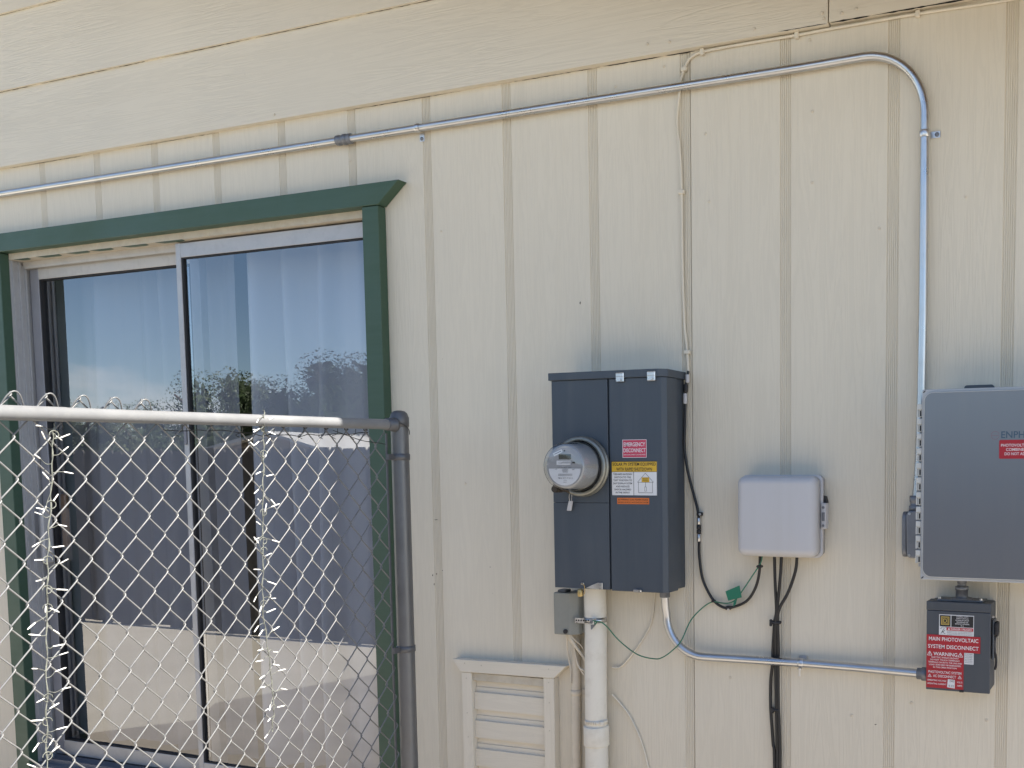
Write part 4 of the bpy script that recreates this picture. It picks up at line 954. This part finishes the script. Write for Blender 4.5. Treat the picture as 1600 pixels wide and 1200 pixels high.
for tx in (3.4705, 3.5490):
    tr_ = MB()
    for p_, q_ in (((-0.0045, -0.0035), (0.0045, -0.0035)), ((0.0045, -0.0035), (0, 0.0042)), ((0, 0.0042), (-0.0045, -0.0035)), ((0, 0.0018), (0, -0.0022))): seg2(tr_, (tx + p_[0], 1.0515 + p_[1]), (tx + q_[0], 1.0515 + q_[1]), 0.0010, DYF - 0.0012)
    tr_.build('warning_triangle', 'inkwhite', a4)
lettering(a4, 'OPERATING VOLTAGE', 3.4895, 1.0395, 0.0042, DYF - 0.0010, 'inkwhite', 0.050)
lettering(a4, 'VOLTS', 3.5490, 1.0385, 0.0042, DYF - 0.0010, 'inkwhite', 0.014)
lettering(a4, 'OPERATING CURRENT', 3.4895, 1.0305, 0.0042, DYF - 0.0010, 'inkwhite', 0.050)
lettering(a4, 'AMPS', 3.5490, 1.0295, 0.0042, DYF - 0.0010, 'inkwhite', 0.013)
wl_ = MB().prism([(3.5165, 1.0235), (3.5365, 1.0215), (3.5365, 1.0440), (3.5185, 1.0450)], 'y', DYF - 0.0016, DYF - 0.0010).build('value_sticker', 'whitelab', a4)
lettering(a4, '240', 3.5285, 1.0405, 0.0058, DYF - 0.0019, 'inkgrey', 0.013, 0.002)
lettering(a4, '9.32', 3.5275, 1.0275, 0.0058, DYF - 0.0019, 'inkgrey', 0.014, 0.002)
a5 = sticker(fd, 3.5600, 3.5840, 1.0875, 1.1170, DYF, 'whitelab')
for i in range(6): lettering(a5, 'SERVICE EQUIPMENT', 3.5720, 1.1140 - i * 0.0044, 0.0024, DYF - 0.0009, 'inkgrey', 0.020)

# ------------------------------------------------------------------ louvred vent in the wall
vt = thing('wall_vent', 'cream wooden louvred wall vent with trapezoid head trim', 'vent', (2.09, 0, 0.25))
MB().prism([(1.919, 0.9355), (2.272, 0.9395), (2.318, 0.9815), (1.886, 0.9760)], 'y', -0.033, -0.0005, 0.0012).build('head_trim', 'trim_cream_x', vt)
MB().box(1.919, 1.9575, -0.030, -0.0005, 0.25, 0.9345, 0.0012).build('side_trim', 'trim_cream', vt)
MB().box(2.232, 2.2705, -0.030, -0.0005, 0.25, 0.9385, 0.0012).build('side_trim', 'trim_cream', vt)
MB().box(1.9585, 2.231, -0.0235, -0.0005, 0.9080, 0.9340, 0.001).build('head_strip', 'bare_cream', vt)
sl = MB()
pr_ = [(-0.0008, 0.0), (-0.0175, 0.0), (-0.0165, 0.0560), (-0.0085, 0.0580), (-0.0075, 0.0720), (-0.0040, 0.0735), (-0.0035, 0.0930), (-0.0008, 0.0930)]
sl.prism([(a, b) for a, b in pr_], 'x', -0.136, 0.136)
slm = sl.mesh('slat', 'trim_cream_x')
for i in range(7):
    link('slat', slm, vt, (2.0948 - 2.09, 0, 0.8120 - i * 0.0945 - 0.25))
for x, z in ((1.935, 0.965), (2.0, 0.962), (2.255, 0.968), (1.938, 0.915), (2.252, 0.925), (1.938, 0.80), (2.252, 0.77), (2.253, 0.86), (1.94, 0.72)):
    MB().lathe([(0.0022, -0.0336 if z > 0.94 else -0.0306), (0.0022, -0.030 if z > 0.94 else -0.0295)], (x, 0, z), 'y', 8).build('nail_head', 'bare_cream', vt)

# ------------------------------------------------------------------ chain link fence, standing at right angles to the wall
PHI = 1.4798
fe = thing('chain_link_fence', 'galvanized chain link fence with round top rail in front of the glass door', 'fence', (1.8559, -0.3265, 0))
fe.rotation_euler = (0, 0, PHI)          # local x runs towards the wall, local -y faces the camera side
HW, HZ, ZN, SHR, TLT = 0.0354, 0.045, 1.6662, 0.0009, -0.0047
def railz(s): return 1.7306 + 0.0118 * s
def fpart(mb, name, material, parent=None): return link(name, mb.mesh(name, material), parent or fe)
fpart(MB().tube([(-2.75, -0.020, railz(-2.75)), (-0.893, -0.020, railz(-0.893)), (-0.8925, -0.020, railz(-0.8925)), (0.050, -0.020, railz(0.05))], [0.0160, 0.0160, 0.0153, 0.0150], 22), 'top_rail', 'steel_fence')
for sx, ztop in ((0.082, 1.765), (-2.80, 1.735)):
    pp = fpart(MB().lathe([(0.0260, 0.0), (0.0260, ztop - 0.025)], (sx, -0.016, 0), 'z', 26), 'fence_post', 'post_steel')
    fpart(MB().lathe([(0.0265, ztop - 0.040), (0.0282, ztop - 0.039), (0.0282, ztop - 0.012), (0.0262, ztop - 0.008), (0.0235, ztop + 0.001), (0.016, ztop + 0.0075), (0.006, ztop + 0.0095), (0.001, ztop + 0.0098)], (sx, -0.016, 0), 'z', 26), 'post_cap', 'fence_cap', pp)
    for zb in (1.634, 1.046, 0.45):
        fpart(MB().lathe([(0.0262, zb - 0.010), (0.0284, zb - 0.009), (0.0284, zb + 0.009), (0.0262, zb + 0.010)], (sx, -0.016, 0), 'z', 26, caps=False).box(sx - 0.052 if sx > 0 else sx + 0.026, sx - 0.026 if sx > 0 else sx + 0.052, -0.020, -0.012, zb - 0.009, zb + 0.009, 0.001), 'tension_band', 'fence_cap', pp)
fpart(MB().lathe([(0.0160, 0.028), (0.0190, 0.029), (0.0190, 0.050), (0.0215, 0.052), (0.0215, 0.060), (0.010, 0.064)], (0, -0.020, 1.7312), 'x', 20), 'rail_end_cup', 'fence_cap')
fpart(MB().box(0.0400, 0.0465, -0.003, 0.003, 0.10, 1.705, 0.001), 'tension_bar', 'fence_cap')

def wire_mesh(par, j0, j1):
    """One zig-zag picket wire between two neighbouring columns of diamonds, hooked over its neighbours at every bend."""
    pts = []; ov = 0.0016
    for j in range(j0, j1 + 1):
        c = 0 if (par + j) % 2 == 0 else 1
        x = c * HW + (ov if c else -ov) + SHR * j; z = -j * HZ
        ya, yb = (0.0019, -0.0019) if c else (-0.0019, 0.0019)
        inn = -0.0042 if c else 0.0042
        if j == j0: pts.append((x - (0.002 if c else -0.002), 0, z + 0.004))
        else: pts.append((x + inn, ya, z + 0.0068)); pts.append((x + inn * 0.10, ya * 0.6, z + 0.0022))
        if j < j1: pts.append((x + inn * 0.10, yb * 0.6, z - 0.0022)); pts.append((x + inn, yb, z - 0.0068))
    return MB().tube(pts, 0.00185, 6)
WM = {}
for par in (0, 1):
    for j0 in (-2, -1): WM[par, j0] = wire_mesh(par, j0, 36).mesh('wire', 'wire')
rw = random.Random(8)
for k in range(-22, 29):
    j0 = -2 if k < 9 else -1
    o = link('wire', WM[k % 2, j0], fe, ((k - 28) * HW, rw.uniform(-0.0012, 0.0012), ZN + TLT * (k - 28) * HW + rw.uniform(-0.0014, 0.0014)))
    o.rotation_euler = (rw.uniform(-0.0015, 0.0015), rw.uniform(-0.0012, 0.0012), 0)
# looped knuckles over the rail at the left, curled ends below the rail at the right
for k in range(-20, 10, 2):
    s0 = (k - 28) * HW - 2 * SHR; zt = ZN + TLT * (k - 28) * HW + 2 * HZ
    fpart(MB().tube(spline([(s0 - 0.022, 0.001, zt - 0.030), (s0 - 0.012, -0.010, zt - 0.006), (s0 + 0.001, -0.014, zt + 0.004), (s0 + 0.014, -0.010, zt - 0.004), (s0 + 0.026, 0.001, zt - 0.030)], 5), 0.0017, 6), 'knuckle', 'wire')
for k in range(11, 29, 2):
    s0 = (k - 28) * HW - SHR; zt = ZN + TLT * (k - 28) * HW + HZ
    fpart(MB().tube([(s0 + 0.0055 * math.cos(t), 0.002 * math.sin(2 * t), zt + 0.004 + 0.0058 * math.sin(t)) for t in [2 * math.pi * i / 12 for i in range(12)]], 0.0016, 6, closed=True), 'knuckle', 'tie')
rt = random.Random(5)
tw = []
for i in range(22):
    s = -0.66 + i * 0.030; tw.append((s, -0.004 + 0.003 * rt.random(), railz(s) - 0.0235 - 0.007 * rt.random() - 0.012 * math.exp(-((s + 0.33) / 0.14) ** 2)))
fpart(MB().tube(spline(tw, 4), 0.0011, 6), 'tie_wire', 'tie')
fpart(MB().tube(spline([(-0.16, -0.006, 1.708), (-0.10, -0.006, 1.692), (-0.05, -0.008, 1.680), (0.0, -0.006, 1.676), (0.035, -0.005, 1.672)], 5), 0.0011, 6), 'tie_wire', 'tie')
for s in (-0.90, -0.62, -0.455, -0.36, -0.265, -0.195, -0.150, -0.085):
    r_ = 0.0172
    fpart(MB().tube(spline([(s, -0.014, railz(s) - 0.0165), (s + 0.008, -0.002, railz(s) - 0.030), (s - 0.006, 0.004, railz(s) - 0.038), (s + 0.002, -0.004, railz(s) - 0.046)], 4), 0.0010, 5), 'tie_wire', 'tie')
fpart(MB().tube(spline([(0.062, -0.040, 1.735), (0.075, -0.046, 1.728), (0.092, -0.044, 1.716), (0.108, -0.030, 1.703)], 5), 0.0012, 6), 'tie_wire', 'tie')

# ------------------------------------------------------------------ icicle string lights tied to the mesh
bulbm = MB().lathe([(0.0004, -0.0005), (0.0012, 0.0), (0.0015, 0.004), (0.0015, 0.0085), (0.0010, 0.0092), (0.0016, 0.0100), (0.0015, 0.017), (0.0009, 0.0205), (0.0003, 0.0212)], (0, 0, 0), 'z', 8).mesh('bulb', 'bulb')
def strand(label, pts, seed, step):
    rn = random.Random(seed)
    root = thing('string_light', label, 'string lights', (1.8559, -0.3265, 0), 'string lights hung on the chain link fence')
    root.rotation_euler = (0, 0, PHI)
    sp = spline(pts, 10)
    sp = [Vector((p.x + 0.0015 * math.sin(i * 1.1), p.y, p.z)) for i, p in enumerate(sp)]
    mb = MB().tube(sp, 0.0010, 6).tube([p + Vector((0.0016 * math.sin(i * 0.9), 0.0016 * math.cos(i * 0.9), 0)) for i, p in enumerate(sp)], 0.0008, 6)
    acc = 0; side = 1; bl = []
    for a, b in zip(sp, sp[1:]):
        acc += (b - a).length
        if acc < step * rn.uniform(0.7, 1.3): continue
        acc = 0; side = -side if rn.random() < 0.8 else side
        ln = rn.uniform(0.006, 0.030); ang = rn.gauss(0.0, 0.5)
        d = Vector((side * math.cos(ang), rn.uniform(-0.5, 0.15), math.sin(ang))).normalized()
        mid = a + d * ln * 0.5 + Vector((0, 0, rn.uniform(-0.006, 0.006))); e = a + d * ln
        mb.tube(spline([a, mid, e], 4), 0.0008, 5)
        d2 = (d + Vector((0, rn.uniform(-0.3, 0.2), rn.uniform(-0.5, 0.35)))).normalized()
        bl.append((e, d2))
        if rn.random() < 0.18:
            q = [a + Vector((side * 0.010 * math.sin(t), -0.002, 0.009 * (1 - math.cos(t)) - 0.01)) for t in [i * 0.6 for i in range(9)]]
            mb.tube(q, 0.0010, 5)
    link('strand_wire', mb.mesh('strand_wire', 'strandwire'), root)
    for e, d in bl:
        o = link('bulb', bulbm, root, e); o.rotation_euler = d.to_track_quat('Z', 'Y').to_euler()
        s_ = rn.uniform(0.8, 1.2); o.scale = (s_, s_, s_)
    return root
strand('white mini string light strand hanging on the mesh in front of the left door jamb',
       [(-0.915, -0.012, 1.700), (-0.918, -0.008, 1.655), (-0.925, -0.007, 1.56), (-0.938, -0.007, 1.438), (-0.946, -0.007, 1.33), (-0.953, -0.007, 1.229), (-0.960, -0.007, 1.09), (-0.967, -0.007, 0.962), (-0.972, -0.007, 0.80), (-0.976, -0.007, 0.62)], 21, 0.0145)
strand('white mini string light strand hanging on the mesh in front of the right glass pane',
       [(-0.406, -0.036, 1.752), (-0.402, -0.030, 1.715), (-0.388, -0.008, 1.690), (-0.392, -0.007, 1.60), (-0.399, -0.007, 1.486), (-0.404, -0.007, 1.36), (-0.410, -0.007, 1.232), (-0.398, -0.007, 1.10), (-0.390, -0.007, 0.99), (-0.389, -0.007, 0.955), (-0.398, -0.007, 0.895)], 34, 0.0135)

# ------------------------------------------------------------------ the far side of the yard (seen mirrored in the door glass)
yf = thing('wooden_fence', 'weathered dog-eared board fence mirrored in the door glass', 'fence', (0, -4.39, 0))
pk = MB().prism([(-0.068, 0.02), (0.068, 0.02), (0.068, 1.755), (0.045, 1.79), (-0.045, 1.79), (-0.068, 1.755)], 'y', -0.009, 0.009).mesh('picket', 'picket')
rp_ = random.Random(3)
for i in range(-78, 62):
    o = link('picket', pk, yf, (i * 0.141, rp_.uniform(-0.003, 0.003), rp_.uniform(-0.012, 0.012)))
for z in (0.35, 1.0, 1.6): MB().box(-11.1, 8.8, -4.39 - 0.052, -4.39 - 0.0125, z - 0.045, z + 0.045).build('fence_rail', 'picket', yf)

def leafy(seed, rx, rz, zc, n, leaf, lm):
    rn = random.Random(seed); bm = bmesh.new()
    cl = []
    for _ in range(60):
        v = Vector((rn.gauss(0, 1), rn.gauss(0, 1), rn.gauss(0, 1))).normalized() * rn.uniform(0.35, 1.0)
        cl.append((Vector((v.x * rx, v.y * rx, zc + v.z * rz)), rn.uniform(0.16, 0.38) * rx))
    for q_ in range(n):
        c, r = rn.choice(cl); core = q_ < n * 0.12
        p = c + Vector((rn.gauss(0, 1), rn.gauss(0, 1), rn.gauss(0, 1))).normalized() * (r * 0.85 * rn.random() ** 0.42)
        a = Vector((rn.gauss(0, 1), rn.gauss(0, 1), rn.gauss(0, 1))).normalized(); b = a.orthogonal().normalized()
        l = leaf * rn.uniform(0.6, 1.3) * (3.2 if core else 1.0)
        if core: p = c + (p - c) * 0.55
        bm.faces.new([bm.verts.new(q) for q in (p - a * l, p + b * l * 0.45, p + a * l, p - b * l * 0.45)])
    me = bpy.data.meshes.new('crown'); bm.to_mesh(me); bm.free(); me.materials.append(P[lm]); return me
def trunk(seed, h, r, rx):
    rn = random.Random(seed); mb = MB()
    mb.tube([(0, 0, 0), (0.03, 0.02, h * 0.3), (-0.02, 0.03, h * 0.6), (0.02, 0, h)], [r, r * 0.8, r * 0.6, r * 0.3], 10)
    for i in range(6):
        t = 2 * math.pi * i / 6 + rn.random(); z0 = h * rn.uniform(0.4, 0.75)
        mb.tube([(0, 0, z0), (math.cos(t) * rx * 0.4, math.sin(t) * rx * 0.4, z0 + h * 0.18), (math.cos(t) * rx * 0.75, math.sin(t) * rx * 0.75, z0 + h * 0.36)], [r * 0.45, r * 0.3, r * 0.12], 7)
    return mb.mesh('trunk', 'bark')
TR = [(leafy(1, 1.35, 0.70, 1.75, 70000, 0.019, 'leaf'), trunk(1, 2.3, 0.11, 1.2)), (leafy(2, 1.45, 0.65, 1.70, 50000, 0.018, 'leaf2'), trunk(2, 2.2, 0.10, 1.2))]
for x, y, kind, s_, lab in [(-6.1, -7.9, 0, 1.16, 'dark leafy tree mirrored at the right edge of the door glass'), (-8.1, -8.2, 0, 1.10, 'dark leafy tree mirrored beside the middle stile of the door'),
                            (-10.4, -8.6, 1, 0.95, 'pale leafy tree mirrored in the left door pane'), (-12.9, -9.2, 1, 1.0, 'pale leafy tree mirrored at the left edge of the door glass'),
                            (-15.8, -10.5, 1, 1.25, 'pale leafy tree farthest left beyond the board fence'), (-3.6, -9.0, 0, 1.0, 'dark leafy tree beyond the board fence, nearest the white shed')]:
    t = thing('leafy_tree', lab, 'tree', (x, y, 0), 'trees beyond the board fence')
    t.scale = (s_, s_, s_); t.rotation_euler = (0, 0, x)
    link('trunk', TR[kind][1], t); link('crown', TR[kind][0], t)
sh = thing('garden_shed', 'white roofed low shed mirrored just above the board fence', 'shed', (-5.3, -6.6, 0))
MB().box(-6.3, -4.75, -7.6, -6.0, 0, 1.72).build('wall', 'shedwall', sh)
MB().prism([(-6.62, 1.76), (-5.2, 2.02), (-4.45, 1.83), (-4.45, 1.80), (-5.2, 1.985), (-6.62, 1.73)], 'y', -7.8, -5.85).build('roof', 'shedroof', sh)
MB().prism([(-6.3, 1.72), (-4.75, 1.72), (-4.75, 1.85), (-5.2, 1.97), (-6.3, 1.77)], 'y', -6.02, -6.0).build('gable', 'shedwall', sh)
